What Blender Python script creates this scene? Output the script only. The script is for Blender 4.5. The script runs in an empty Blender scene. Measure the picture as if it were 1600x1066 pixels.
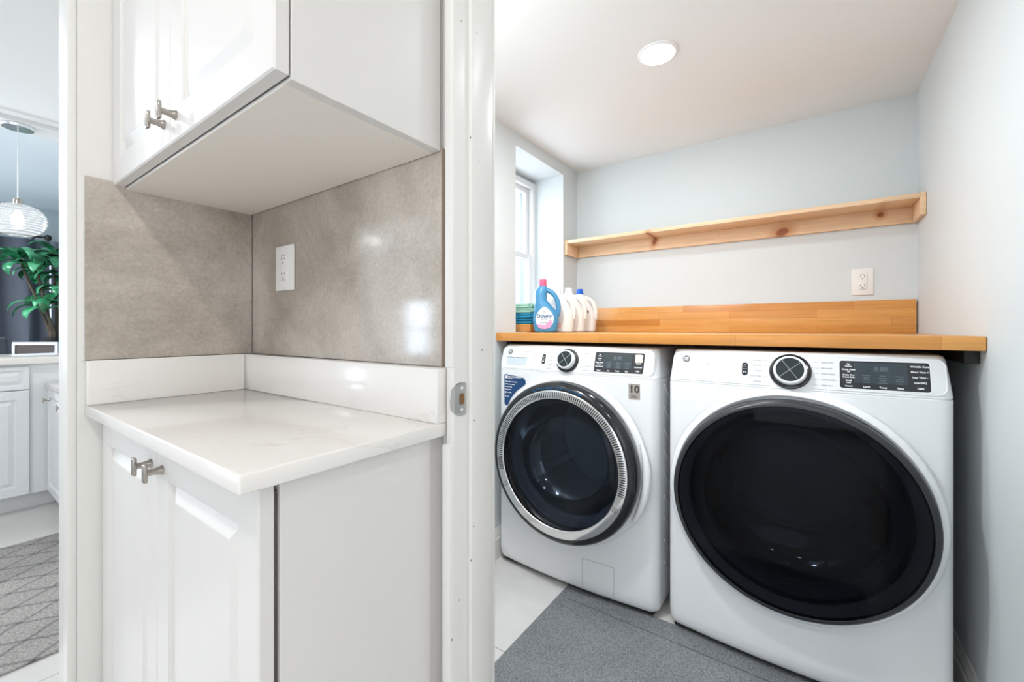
import bpy, bmesh, math, random
from mathutils import Vector, Matrix
random.seed(7)
PI = math.pi
S = bpy.context.scene
C = S.collection
H = 1.08                      # camera height

# ---------------------------------------------------------------- camera, light, exposure
cam_d = bpy.data.cameras.new('camera'); cam = bpy.data.objects.new('camera', cam_d); C.objects.link(cam)
cam_d.sensor_width = 36; cam_d.lens = 657/1600*36; cam_d.shift_y = -(533-513.1)/1600
cam_d.clip_start = .02
cam.location = (0, 0, H); cam.rotation_euler = (PI/2, 0, math.radians(35.28))
S.camera = cam
S.view_settings.view_transform = 'Standard'; S.view_settings.look = 'None'
S.view_settings.gamma = 1; S.view_settings.exposure = 0.25
S.view_settings.use_curve_mapping = False
w = bpy.data.worlds.new('sky'); S.world = w; w.use_nodes = True
bg = w.node_tree.nodes['Background']; bg.inputs[0].default_value = (.78, .88, 1, 1); bg.inputs[1].default_value = 1.3

def area(name, loc, rot, sx, sy, power, col=(1, 1, 1), shape='RECTANGLE', spread=PI):
    l = bpy.data.lights.new(name, 'AREA'); l.shape = shape; l.size = sx; l.size_y = sy
    l.energy = power; l.color = col; l.spread = spread
    o = bpy.data.objects.new(name, l); C.objects.link(o); o.location = loc; o.rotation_euler = rot
    return o
WARM = (1, .95, .90); COOL = (.82, .91, 1); NEUT = (1, .985, .96)
LAMP_L = (-.445, 1.535, 2.068)
HALL_LAMP_AND_FILL = [(-.50, -.40), (.55, -.40), (-1.9, -.75), (-2.9, -.4), (-1.1, -2.2), (-2.9, -2.4), (-5.3, -.9), (-5.3, -2.8)]  # first one read off the nook shadow, the rest added for brightness
LAMP_ADDED = [(-.80, .84), (-.05, 1.02)]  # unseen laundry fill lights, added to brighten machine fronts and floor
for (x, y), p in zip(LAMP_ADDED, (12, .7)): area('laundry_lamp_or_fill', (x, y, 2.050), (0, 0, 0), .10, .10, p, (.93, .97, 1), 'DISK')
area('laundry_lamp_or_fill', (LAMP_L[0], LAMP_L[1], 2.050), (0, 0, 0), .10, .10, 4.0, (.92, .97, 1), 'DISK')
for i, (x, y) in enumerate(HALL_LAMP_AND_FILL):
    area('downlight_or_fill', (x, y, 2.384), (0, 0, 0), .12, .12, (4.8, 5.5, .2, 9.5, 1.6, 2, 60, 2)[i], WARM if i < 2 else NEUT, 'DISK')  # all but the first are added fill
area('added_daylight_west', (-6.80, -2.3, 1.35), (0, -PI/2, 0), 1.1, 1.8, 62, COOL)  # added fill from an unseen west window
area('added_daylight_south', (.1, -3.90, 1.05), (-PI/2, 0, PI), 1.7, 1.9, 11, (.9, .95, 1))  # added frontal fill, shines through the doorway onto the machines
area('daylight_window_corner', (-5.73, -4.14, 1.085), (-PI/2, 0, PI), .76, 1.05, 42, (.75, .87, 1))
area('added_daylight_east', (.90, -1.5, 1.35), (0, PI/2, 0), 1.2, 1.7, 9, (1, .97, .93))  # added fill for the faces turned towards +x
area('daylight_window_laundry', (-1.47, 1.99, 1.52), (0, -PI/2, 0), .80, .44, 4.5, (.86, .93, 1))

# ---------------------------------------------------------------- materials
def mat(name, col, rough=.5, metal=0, spec=.5, coat=0, coat_r=.05, trans=0, ior=1.45, emit=None, es=0, alpha=1):
    m = bpy.data.materials.new(name); m.use_nodes = True
    b = m.node_tree.nodes['Principled BSDF']; I = b.inputs
    I['Base Color'].default_value = (*col, 1); I['Roughness'].default_value = rough; I['Metallic'].default_value = metal
    I['Specular IOR Level'].default_value = spec; I['Coat Weight'].default_value = coat; I['Coat Roughness'].default_value = coat_r
    I['Transmission Weight'].default_value = trans; I['IOR'].default_value = ior
    if emit: I['Emission Color'].default_value = (*emit, 1); I['Emission Strength'].default_value = es
    return m
def N(m, t, **kw):
    n = m.node_tree.nodes.new(t)
    for k, v in kw.items():
        if k in n.inputs.keys(): n.inputs[k].default_value = v
        else: setattr(n, k, v)
    return n
def L(m, a, ao, b, bi): m.node_tree.links.new(a.outputs[ao], b.inputs[bi])
def ramp(m, stops):
    r = N(m, 'ShaderNodeValToRGB'); e = r.color_ramp.elements
    while len(e) < len(stops): e.new(.5)
    for el, (p, c) in zip(e, stops): el.position = p; el.color = (*c, 1)
    return r
def geo_pos(m, scale=(1, 1, 1), loc=(0, 0, 0)):
    g = N(m, 'ShaderNodeNewGeometry'); mp = N(m, 'ShaderNodeMapping'); mp.inputs['Scale'].default_value = scale
    mp.inputs['Location'].default_value = loc
    L(m, g, 'Position', mp, 'Vector'); return mp
def bump(m, src, out, strength, dist=.002):
    b = N(m, 'ShaderNodeBump', Strength=strength, Distance=dist); L(m, src, out, b, 'Height')
    L(m, b, 'Normal', m.node_tree.nodes['Principled BSDF'], 'Normal')
def BS(m): return m.node_tree.nodes['Principled BSDF']

def paint(name, col, rough=.55, amp=.03, sc=40):
    m = mat(name, col, rough, spec=.35)
    mp = geo_pos(m); n = N(m, 'ShaderNodeTexNoise', Scale=sc, Detail=3.0); L(m, mp, 0, n, 'Vector')
    bump(m, n, 'Fac', amp * 2, .003)
    n2 = N(m, 'ShaderNodeTexNoise', Scale=1.3, Detail=2.0); L(m, mp, 0, n2, 'Vector')
    r = ramp(m, [(.3, tuple(c*.975 for c in col)), (.7, col)]); L(m, n2, 'Fac', r, 'Fac'); L(m, r, 'Color', BS(m), 'Base Color')
    return m
M = {}
M['laundry_wall'] = paint('laundry_wall_paint', (.68, .72, .73))
M['hall_wall'] = paint('warm_white_wall_paint', (.80, .785, .75))
M['ceiling'] = paint('ceiling_paint', (.84, .855, .86), .7)
M['living_wall'] = paint('blue_grey_wall_paint', (.50, .58, .62))
M['living_ceiling'] = paint('daylit_blue_living_ceiling', (.72, .80, .86), .7)  # blue cast of the daylight put into the ceiling colour
M['trim'] = paint('trim_enamel', (.80, .785, .755), .32, .01, 15)
M['win_frame'] = mat('window_vinyl', (.86, .87, .88), .35)
M['cab'] = mat('white_cabinet_lacquer', (.75, .728, .705), .38, spec=.4)
M['cab_k'] = mat('kitchen_cabinet_lacquer', (.80, .82, .84), .3)
M['melamine'] = mat('cream_cabinet_underside', (.86, .81, .75), .5)
M['gap_shade'] = mat('gap_shade', (.12, .11, .10), .7)  # dark colour standing in for shade in the cabinet door gaps
M['nickel'] = mat('brushed_nickel', (.42, .39, .355), .2, 1)
M['steel'] = mat('strike_plate_steel', (.55, .54, .52), .38, 1)
M['chrome'] = mat('chrome', (.78, .78, .79), .14, 1)
M['latchhole'] = mat('raw_wood_hole', (.22, .11, .05), .8)
M['appl'] = mat('white_appliance_enamel', (.85, .865, .885), .22, spec=.5, coat=.3)
M['appl_side'] = mat('appliance_side_enamel', (.55, .60, .65), .35)
M['facia'] = mat('facia_plastic', (.74, .76, .785), .3)
M['blackgloss'] = mat('black_gloss_plastic', (.012, .013, .015), .12, spec=.6)
M['blackrim'] = mat('charcoal_rim_plastic', (.03, .032, .036), .28)
M['panel_black'] = mat('black_display_glass', (.018, .021, .027), .12, spec=.6)
M['panel_lcd'] = mat('display_window', (.035, .05, .06), .15)
M['segment'] = mat('unlit_segments', (.11, .14, .16), .4)
M['white_ink'] = mat('white_ink', (.85, .86, .88), .5)
M['grey_ink'] = mat('grey_ink', (.32, .34, .36), .5)
M['dark_ink'] = mat('dark_ink', (.06, .06, .065), .5)
M['blue_sticker'] = mat('navy_sticker', (.01, .06, .18), .35)
M['blue_ink'] = mat('blue_lettering', (.02, .14, .33), .4)
M['silver_sticker'] = mat('silver_sticker', (.60, .53, .48), .25, .7)
M['rubber'] = mat('black_rubber', (.02, .02, .02), .7)
M['recess'] = mat('drawer_recess_plastic', (.55, .62, .66), .4)
M['drum'] = mat('drum_steel', (.30, .33, .37), .3, .9)
M['plate'] = mat('outlet_plastic', (.84, .82, .79), .35)
M['slot'] = mat('outlet_slots', (.03, .025, .02), .7)
M['black_metal'] = mat('black_steel', (.03, .03, .03), .5, .3)
M['mdf'] = mat('raw_tile_edge', (.36, .27, .21), .8)
M['cap_pink'] = mat('pink_cap', (.95, .10, .22), .35)
M['cap_blue'] = mat('blue_cap', (.01, .12, .62), .3)
M['cap_clear'] = mat('clear_cap', (.80, .82, .86), .2)
M['blue_bottle'] = mat('blue_bottle_plastic', (.06, .27, .50), .25, coat=.3)
M['white_bottle'] = mat('white_bottle_plastic', (.83, .80, .77), .35)
M['label_white'] = mat('label_white', (.84, .86, .90), .4)
M['label_pink'] = mat('label_pink', (.93, .35, .60), .4)
M['label_red'] = mat('pale_red_label', (.90, .48, .45), .45)
M['towel_green'] = paint('mint_towel', (.42, .66, .52), .95, .4, 300)
M['towel_blue'] = paint('blue_towel', (.03, .26, .42), .95, .4, 300)
M['trunk'] = paint('plant_trunk', (.10, .08, .06), .9, .4, 60)
M['leaf'] = mat('glossy_green_leaf', (.03, .22, .08), .3)
M['curtain'] = paint('grey_curtain', (.10, .115, .15), .9, .2, 200)
M['chair'] = paint('dark_grey_upholstery', (.07, .08, .10), .85, .2, 300)
M['console_wood'] = paint('dark_console_wood', (.06, .045, .04), .4, .1, 30)
M['silver'] = mat('silver_edge', (.75, .78, .82), .25, .8)
M['lamp_on'] = mat('lit_diffuser', (1, 1, 1), .5, emit=(1, .985, .96), es=9)
M['bulb'] = mat('lit_bulb', (1, 1, 1), .5, emit=(1, .95, .88), es=6)
M['blind'] = mat('roller_blind', (.8, .8, .78), .8)

# glossy pane: mostly see-through, a little reflection
def pane_mat(name, tint, refl=.1, rough=.0):
    m = bpy.data.materials.new(name); m.use_nodes = True; nt = m.node_tree; nt.nodes.clear()
    o = N(m, 'ShaderNodeOutputMaterial'); t = N(m, 'ShaderNodeBsdfTransparent'); t.inputs[0].default_value = (*tint, 1)
    g = N(m, 'ShaderNodeBsdfGlossy'); g.inputs['Roughness'].default_value = rough
    mx = N(m, 'ShaderNodeMixShader'); ge = N(m, 'ShaderNodeNewGeometry')
    dt = N(m, 'ShaderNodeVectorMath', operation='DOT_PRODUCT'); L(m, ge, 'Normal', dt, 0); L(m, ge, 'Incoming', dt, 1)
    ab = N(m, 'ShaderNodeMath', operation='ABSOLUTE'); m.node_tree.links.new(dt.outputs['Value'], ab.inputs[0])
    on = N(m, 'ShaderNodeMath', operation='SUBTRACT'); on.inputs[0].default_value = 1; L(m, ab, 0, on, 1)
    pw = N(m, 'ShaderNodeMath', operation='POWER'); pw.inputs[1].default_value = 5; L(m, on, 0, pw, 0)
    a = N(m, 'ShaderNodeMath', operation='MULTIPLY_ADD'); a.inputs[1].default_value = .90; a.inputs[2].default_value = .04+refl; a.use_clamp = True
    L(m, pw, 0, a, 0); L(m, a, 0, mx, 0); L(m, t, 0, mx, 1); L(m, g, 0, mx, 2); L(m, mx, 0, o, 0)
    return m
M['pane'] = pane_mat('window_pane', (.96, .98, 1), .02)
M['smoke'] = pane_mat('smoked_door_glass', (.13, .145, .17), -.031, .02)
M['smoke_w'] = pane_mat('smoked_washer_glass', (.40, .45, .52), -.024, .02)
def shade_mat():
    m = bpy.data.materials.new('ribbed_lit_glass'); m.use_nodes = True; nt = m.node_tree; nt.nodes.clear()
    o = N(m, 'ShaderNodeOutputMaterial'); t = N(m, 'ShaderNodeBsdfTransparent'); d = N(m, 'ShaderNodeBsdfTranslucent'); d.inputs[0].default_value = (.95, .95, .95, 1)
    g = N(m, 'ShaderNodeBsdfGlossy'); g.inputs['Roughness'].default_value = .1
    tc = N(m, 'ShaderNodeTexCoord'); sp = N(m, 'ShaderNodeSeparateXYZ'); L(m, tc, 'Object', sp, 0)
    ml = N(m, 'ShaderNodeMath', operation='MULTIPLY'); ml.inputs[1].default_value = 420; L(m, sp, 'Z', ml, 0)
    sn = N(m, 'ShaderNodeMath', operation='SINE'); L(m, ml, 0, sn, 0)
    ma = N(m, 'ShaderNodeMath', operation='MULTIPLY_ADD'); ma.inputs[1].default_value = .16; ma.inputs[2].default_value = .24; L(m, sn, 0, ma, 0)
    mx = N(m, 'ShaderNodeMixShader'); L(m, ma, 0, mx, 0); L(m, t, 0, mx, 1); L(m, d, 0, mx, 2)
    m2 = N(m, 'ShaderNodeMixShader'); m2.inputs[0].default_value = .10; L(m, mx, 0, m2, 1); L(m, g, 0, m2, 2); L(m, m2, 0, o, 0)
    return m
M['shade'] = shade_mat()
M['globe'] = pane_mat('ribbed_clear_glass', (.93, .94, .95), .12, .08)

def tile_wall():
    m = mat('concrete_look_tile', (.4, .36, .33), .10, spec=.5)
    mp = geo_pos(m); n = N(m, 'ShaderNodeTexNoise', Scale=3.2, Detail=6.0, Roughness=.62, Distortion=.4); L(m, mp, 0, n, 'Vector')
    mp2 = geo_pos(m, (1, 1, 1)); n2 = N(m, 'ShaderNodeTexNoise', Scale=120.0, Detail=6.0, Roughness=.75); L(m, mp2, 0, n2, 'Vector')
    r = ramp(m, [(.36, (.37, .315, .265)), (.5, (.485, .425, .365)), (.64, (.62, .555, .49))]); L(m, n, 'Fac', r, 'Fac')
    r2 = ramp(m, [(.3, (.80, .80, .80)), (.7, (1.08, 1.08, 1.08))]); L(m, n2, 'Fac', r2, 'Fac')
    x = N(m, 'ShaderNodeMix', data_type='RGBA', blend_type='MULTIPLY'); x.inputs[0].default_value = 1
    m.node_tree.links.new(r.outputs[0], x.inputs[6]); m.node_tree.links.new(r2.outputs[0], x.inputs[7])
    m.node_tree.links.new(x.outputs[2], BS(m).inputs['Base Color'])
    return m
M['tile'] = tile_wall()
def quartz():
    m = mat('white_veined_quartz', (.84, .82, .79), .12, spec=.5)
    mp = geo_pos(m, (1, 1, 1), (3.1, 1.7, .4))
    n = N(m, 'ShaderNodeTexNoise', Scale=3.2, Detail=9.0, Roughness=.62, Distortion=1.6); L(m, mp, 0, n, 'Vector')
    r = ramp(m, [(.482, (.83, .805, .775)), (.4965, (.64, .60, .56)), (.502, (.83, .805, .775))]); L(m, n, 'Fac', r, 'Fac')
    n2 = N(m, 'ShaderNodeTexNoise', Scale=2.2, Detail=3.0); L(m, mp, 0, n2, 'Vector')
    r2 = ramp(m, [(.5, (0, 0, 0)), (.72, (1, 1, 1))]); L(m, n2, 'Fac', r2, 'Fac')
    x = N(m, 'ShaderNodeMix', data_type='RGBA'); x.inputs[6].default_value = (.83, .805, .775, 1)
    m.node_tree.links.new(r2.outputs[0], x.inputs[0]); m.node_tree.links.new(r.outputs[0], x.inputs[7])
    m.node_tree.links.new(x.outputs[2], BS(m).inputs['Base Color'])
    return m
M['quartz'] = quartz()
def floor_mat():
    m = mat('pale_floor_tile', (.7, .68, .66), .25)
    mp = geo_pos(m, (1, 1, 1), (.12, .07, 0))
    b = N(m, 'ShaderNodeTexBrick', Scale=1.0); b.offset = 0.5
    b.inputs['Brick Width'].default_value = 1.2; b.inputs['Row Height'].default_value = .6; b.inputs['Mortar Size'].default_value = .0022
    b.inputs['Color1'].default_value = (.72, .705, .69, 1); b.inputs['Color2'].default_value = (.70, .685, .67, 1); b.inputs['Mortar'].default_value = (.42, .40, .38, 1)
    L(m, mp, 0, b, 'Vector')
    n = N(m, 'ShaderNodeTexNoise', Scale=4.0, Detail=8.0, Roughness=.6); L(m, mp, 0, n, 'Vector')
    r = ramp(m, [(.3, (.90, .90, .90)), (.7, (1.02, 1.02, 1.02))]); L(m, n, 'Fac', r, 'Fac')
    x = N(m, 'ShaderNodeMix', data_type='RGBA', blend_type='MULTIPLY'); x.inputs[0].default_value = 1
    m.node_tree.links.new(b.outputs[0], x.inputs[6]); m.node_tree.links.new(r.outputs[0], x.inputs[7])
    m.node_tree.links.new(x.outputs[2], BS(m).inputs['Base Color'])
    return m
M['floor'] = floor_mat()
def rug_mat(name, dark, light, diamonds=False):
    m = mat(name, light, .95, spec=.1)
    mp = geo_pos(m); n = N(m, 'ShaderNodeTexNoise', Scale=190.0 if not diamonds else 110.0, Detail=4.0, Roughness=.8); L(m, mp, 0, n, 'Vector')
    r = ramp(m, [(.36, dark), (.64, light)]); L(m, n, 'Fac', r, 'Fac')
    src, so = r, 0
    n2 = N(m, 'ShaderNodeTexNoise', Scale=3.5, Detail=3.0); L(m, mp, 0, n2, 'Vector')
    r2 = ramp(m, [(.3, (.84, .84, .84)), (.7, (1.08, 1.08, 1.08))]); L(m, n2, 'Fac', r2, 'Fac')
    x = N(m, 'ShaderNodeMix', data_type='RGBA', blend_type='MULTIPLY'); x.inputs[0].default_value = 1
    m.node_tree.links.new(r.outputs[0], x.inputs[6]); m.node_tree.links.new(r2.outputs[0], x.inputs[7])
    last = x.outputs[2]
    if diamonds:
        for ang in (.6, -.6):
            mp2 = geo_pos(m); mp2.inputs['Rotation'].default_value = (0, 0, ang)
            wv = N(m, 'ShaderNodeTexWave', Scale=2.6, Distortion=.5, Detail=2.0); wv.inputs['Detail Scale'].default_value = 6
            L(m, mp2, 0, wv, 'Vector')
            rr = ramp(m, [(.0, (.62, .62, .62)), (.05, (1, 1, 1))]); L(m, wv, 'Fac', rr, 'Fac')
            y = N(m, 'ShaderNodeMix', data_type='RGBA', blend_type='MULTIPLY'); y.inputs[0].default_value = 1
            m.node_tree.links.new(last, y.inputs[6]); m.node_tree.links.new(rr.outputs[0], y.inputs[7]); last = y.outputs[2]
    m.node_tree.links.new(last, BS(m).inputs['Base Color'])
    bump(m, n, 'Fac', .6, .003)
    return m
M['rug_l'] = rug_mat('grey_flat_rug', (.13, .14, .15), (.34, .355, .37))
M['rug_k'] = rug_mat('kitchen_runner_pile', (.27, .26, .25), (.56, .55, .535), True)
KNOTS = [(-.712, 1.572, .032, .065, .35), (-.107, 1.542, .075, .050, -.35), (.25, 1.57, .030, .030, 0)]
def wood(name, c1, c2, c3, staves, rough=.3, coat=.2):
    m = mat(name, c1, rough, coat=coat, coat_r=.15)
    g = N(m, 'ShaderNodeNewGeometry'); sp = N(m, 'ShaderNodeSeparateXYZ'); L(m, g, 'Position', sp, 0)
    ad = N(m, 'ShaderNodeMath', operation='ADD'); L(m, sp, 'Y', ad, 0); L(m, sp, 'Z', ad, 1)
    cb = N(m, 'ShaderNodeCombineXYZ'); L(m, sp, 'X', cb, 0); L(m, ad, 0, cb, 1)
    mg = N(m, 'ShaderNodeMapping'); mg.inputs['Scale'].default_value = (3, 55, 1); L(m, cb, 0, mg, 0)
    n = N(m, 'ShaderNodeTexNoise', Scale=1.6, Detail=6.0, Roughness=.65, Distortion=.5); L(m, mg, 0, n, 'Vector')
    r = ramp(m, [(.3, (.86, .84, .80)), (.65, (1.04, 1.04, 1.04))]); L(m, n, 'Fac', r, 'Fac')
    x = N(m, 'ShaderNodeMix', data_type='RGBA', blend_type='MULTIPLY'); x.inputs[0].default_value = 1
    if staves:
        b = N(m, 'ShaderNodeTexBrick', Scale=1.0); b.offset = .37; b.offset_frequency = 2; b.squash = 1.35; b.squash_frequency = 3
        b.inputs['Brick Width'].default_value = .36; b.inputs['Row Height'].default_value = .0375; b.inputs['Mortar Size'].default_value = .0004
        b.inputs['Color1'].default_value = (*c1, 1); b.inputs['Color2'].default_value = (*c2, 1); b.inputs['Mortar'].default_value = (*c3, 1)
        mb = N(m, 'ShaderNodeMapping'); mb.inputs['Location'].default_value = (.2, -.0042, 0); L(m, cb, 0, mb, 0); L(m, mb, 0, b, 'Vector')
        m.node_tree.links.new(b.outputs[0], x.inputs[6])
    else:
        n3 = N(m, 'ShaderNodeTexNoise', Scale=2.5, Detail=2.0); L(m, cb, 0, n3, 'Vector')
        r3 = ramp(m, [(.3, c2), (.7, c1)]); L(m, n3, 'Fac', r3, 'Fac'); m.node_tree.links.new(r3.outputs[0], x.inputs[6])
    m.node_tree.links.new(r.outputs[0], x.inputs[7])
    last = x.outputs[2]
    if not staves:   # knots with a shape of their own
        for (kx, kz, ra, rb, rot) in KNOTS:
            mv = N(m, 'ShaderNodeMapping', vector_type='TEXTURE'); mv.inputs['Location'].default_value = (kx, 0, kz); mv.inputs['Rotation'].default_value = (0, rot, 0); mv.inputs['Scale'].default_value = (ra, 100, rb)
            g2 = N(m, 'ShaderNodeNewGeometry'); L(m, g2, 'Position', mv, 0)
            v = N(m, 'ShaderNodeVectorMath', operation='LENGTH'); L(m, mv, 0, v, 0)
            rk = ramp(m, [(.28, (.42, .20, .13)), (.42, (.80, .62, .50)), (1.0, (1, 1, 1))]); m.node_tree.links.new(v.outputs['Value'], rk.inputs[0])
            y = N(m, 'ShaderNodeMix', data_type='RGBA', blend_type='MULTIPLY'); y.inputs[0].default_value = 1
            m.node_tree.links.new(last, y.inputs[6]); m.node_tree.links.new(rk.outputs[0], y.inputs[7]); last = y.outputs[2]
    m.node_tree.links.new(last, BS(m).inputs['Base Color'])
    return m
M['butcher'] = wood('oiled_butcher_block', (.80, .40, .115), (.60, .235, .045), (.42, .17, .035), True)
M['pine'] = wood('bare_pine_board', (.86, .64, .43), (.80, .56, .36), (.4, .2, .1), False, .5, 0)
M['tray'] = wood('orange_wood_block', (.60, .25, .06), (.50, .2, .05), (.3, .1, .02), False, .5, 0)
def leafmat():
    m = M['leaf']; mp = geo_pos(m); n = N(m, 'ShaderNodeTexNoise', Scale=9.0, Detail=2.0); L(m, mp, 0, n, 'Vector')
    r = ramp(m, [(.35, (.015, .10, .035)), (.5, (.03, .25, .11)), (.68, (.14, .48, .26))]); L(m, n, 'Fac', r, 'Fac'); L(m, r, 0, BS(m), 'Base Color')
leafmat()

# ---------------------------------------------------------------- mesh helpers
def nb(): return bmesh.new()
def obj(name, bm, m, parent=None, smooth=False, loc=None, rotz=0, label=None):
    bmesh.ops.recalc_face_normals(bm, faces=bm.faces[:])
    me = bpy.data.meshes.new(name); bm.to_mesh(me); bm.free()
    for mm in (m if isinstance(m, (list, tuple)) else [m]): me.materials.append(M[mm])
    if smooth:
        for p in me.polygons: p.use_smooth = True
        me.set_sharp_from_angle(angle=math.radians(38))
    o = bpy.data.objects.new(name, me); C.objects.link(o)
    if parent: o.parent = parent
    if loc: o.location = loc
    o.rotation_euler = (0, 0, rotz)
    if label: o['label'] = label
    return o
def thing(name, label, cat, loc=(0, 0, 0), rotz=0, group=None):
    o = bpy.data.objects.new(name, None); C.objects.link(o); o.empty_display_size = .05
    o.location = loc; o.rotation_euler = (0, 0, rotz); return tag(o, label, cat, group)
def tag(o, label, cat, group=None, kind=None):
    o['label'] = label; o['category'] = cat
    if group: o['group'] = group
    if kind: o['kind'] = kind
    return o
def struct(o, label=None, cat=None):
    o['kind'] = 'structure'
    if label: o['label'] = label
    if cat: o['category'] = cat
    return o
def box(bm, x0, x1, y0, y1, z0, z1, bev=0, mi=0, seg=2, mtx=None):
    vs = [bm.verts.new((x, y, z)) for x in (x0, x1) for y in (y0, y1) for z in (z0, z1)]
    F = [(0, 1, 3, 2), (4, 6, 7, 5), (0, 4, 5, 1), (2, 3, 7, 6), (0, 2, 6, 4), (1, 5, 7, 3)]
    fs = [bm.faces.new([vs[i] for i in f]) for f in F]
    for f in fs: f.material_index = mi
    if bev:
        es = list({e for f in fs for e in f.edges})
        r = bmesh.ops.bevel(bm, geom=es, offset=bev, segments=seg, affect='EDGES', profile=.5)
        for f in r['faces']: f.material_index = mi
        vs = list({v for f in r['faces'] for v in f.verts} | {v for v in vs if v.is_valid})
    if mtx is not None:
        for v in vs: v.co = mtx @ v.co
    return vs
def bx(name, m, x0, x1, y0, y1, z0, z1, parent=None, bev=0, **k):
    b = nb(); box(b, x0, x1, y0, y1, z0, z1, bev); return obj(name, b, m, parent, smooth=bool(bev), **k)
def lathe(bm, prof, o, ax='z', seg=64, mi=0, a0=0, a1=2*PI):
    """prof: (radius, height along axis). ax 'z' up, '-y' towards viewer"""
    full = abs(a1-a0-2*PI) < 1e-6; n = seg if full else seg+1
    rings = []
    for (r, h) in prof:
        ring = []
        if r < 1e-6:
            p = (0, 0, h) if ax == 'z' else ((0, -h, 0) if ax == '-y' else (h, 0, 0))
            v = bm.verts.new(Vector(p)+Vector(o)); ring = [v]*n
        else:
            for i in range(n):
                a = a0+(a1-a0)*i/seg; c, s = r*math.cos(a), r*math.sin(a)
                p = (c, s, h) if ax == 'z' else ((c, -h, s) if ax == '-y' else (h, c, s))
                ring.append(bm.verts.new(Vector(p)+Vector(o)))
        rings.append(ring)
    for A, B in zip(rings, rings[1:]):
        for i in range(n if full else n-1):
            j = (i+1) % n; q = []
            for v in (A[i], A[j], B[j], B[i]):
                if v not in q: q.append(v)
            if len(q) > 2:
                try: bm.faces.new(q).material_index = mi
                except ValueError: pass
def tube(bm, pts, r, seg=10, mi=0, cap=True):
    pts = [Vector(p) for p in pts]; rs = r if isinstance(r, (list, tuple)) else [r]*len(pts)
    up = Vector((0, 0, 1)); rings = []; prev = None
    for i, p in enumerate(pts):
        d = (pts[min(i+1, len(pts)-1)]-pts[max(i-1, 0)]).normalized()
        if prev is None:
            a = d.cross(up); a = a if a.length > .1 else d.cross(Vector((1, 0, 0)))
        else: a = prev - d*prev.dot(d)
        a.normalize(); prev = a; b = d.cross(a)
        rings.append([bm.verts.new(p+(a*math.cos(t)+b*math.sin(t))*rs[i]) for t in [2*PI*k/seg for k in range(seg)]])
    for A, B in zip(rings, rings[1:]):
        for k in range(seg): bm.faces.new((A[k], A[(k+1) % seg], B[(k+1) % seg], B[k])).material_index = mi
    if cap:
        bm.faces.new(rings[0]).material_index = mi; bm.faces.new(rings[-1][::-1]).material_index = mi
def prism(bm, poly, f, t0, t1, mi=0):
    """poly in 2D; f(a,b,t)->3D"""
    A = [bm.verts.new(f(a, b, t0)) for a, b in poly]; B = [bm.verts.new(f(a, b, t1)) for a, b in poly]
    n = len(poly)
    bm.faces.new(A).material_index = mi; bm.faces.new(B[::-1]).material_index = mi
    for i in range(n): bm.faces.new((A[i], B[i], B[(i+1) % n], A[(i+1) % n])).material_index = mi
def rrect(cx, cy, w, h, r, n=6):
    out = []
    for (sx, sy, a0) in ((1, 1, 0), (-1, 1, PI/2), (-1, -1, PI), (1, -1, 3*PI/2)):
        for i in range(n+1):
            a = a0+PI/2*i/n
            out.append((cx+sx*(w/2-r)+r*math.cos(a), cy+sy*(h/2-r)+r*math.sin(a)))
    return out
def strip(bm, surf, cx, cz, w, h, r, o0, o1, n=28, mi=0, x_of=None):
    """rounded rectangle that follows a curved front; surf(x,z)->y, grows towards -y by o1"""
    xs = [-w/2+r*(1-math.cos(PI/2*i/6)) for i in range(7)]
    xs += [-w/2+r+(w-2*r)*i/n for i in range(1, n)] + [w/2-r+r*math.sin(PI/2*i/6) for i in range(7)]
    cols = []
    for x in xs:
        e = max(0, abs(x)-(w/2-r)); hh = h/2-r+math.sqrt(max(0, r*r-e*e))
        col = []
        for (z, o) in ((-hh, o0), (-hh, o1), (hh, o1), (hh, o0)):
            X, Z = cx+x, cz+z
            col.append(bm.verts.new((X, surf(X, Z)-o, Z)))
        cols.append(col)
    for A, B in zip(cols, cols[1:]):
        for k in range(3): bm.faces.new((A[k], B[k], B[k+1], A[k+1])).material_index = mi
    for c in (cols[0], cols[-1]):
        bm.faces.new(c).material_index = mi
_fonts = {}
def text(bm, s, size, mtx, mi=0, extrude=.0004, align='CENTER', bold=0, space=1):
    cu = bpy.data.curves.new('lettering', 'FONT'); cu.body = s; cu.size = size; cu.extrude = extrude
    cu.align_x = align; cu.align_y = 'CENTER'; cu.resolution_u = 2; cu.offset = bold; cu.space_character = space
    o = bpy.data.objects.new('lettering', cu); C.objects.link(o)
    dg = bpy.context.evaluated_depsgraph_get(); me = o.evaluated_get(dg).to_mesh()
    vs = [bm.verts.new(mtx @ v.co) for v in me.vertices]
    for p in me.polygons:
        try: bm.faces.new([vs[i] for i in p.vertices]).material_index = mi
        except ValueError: pass
    o.evaluated_get(dg).to_mesh_clear(); bpy.data.objects.remove(o); bpy.data.curves.remove(cu)
def face_mtx(x, y, z, rz=0, tilt=0, roll=0):   # text that faces -y at (x,y,z)
    return Matrix.Translation((x, y, z)) @ Matrix.Rotation(rz, 4, 'Z') @ Matrix.Rotation(PI/2+tilt, 4, 'X') @ Matrix.Rotation(roll, 4, 'Z')
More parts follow.
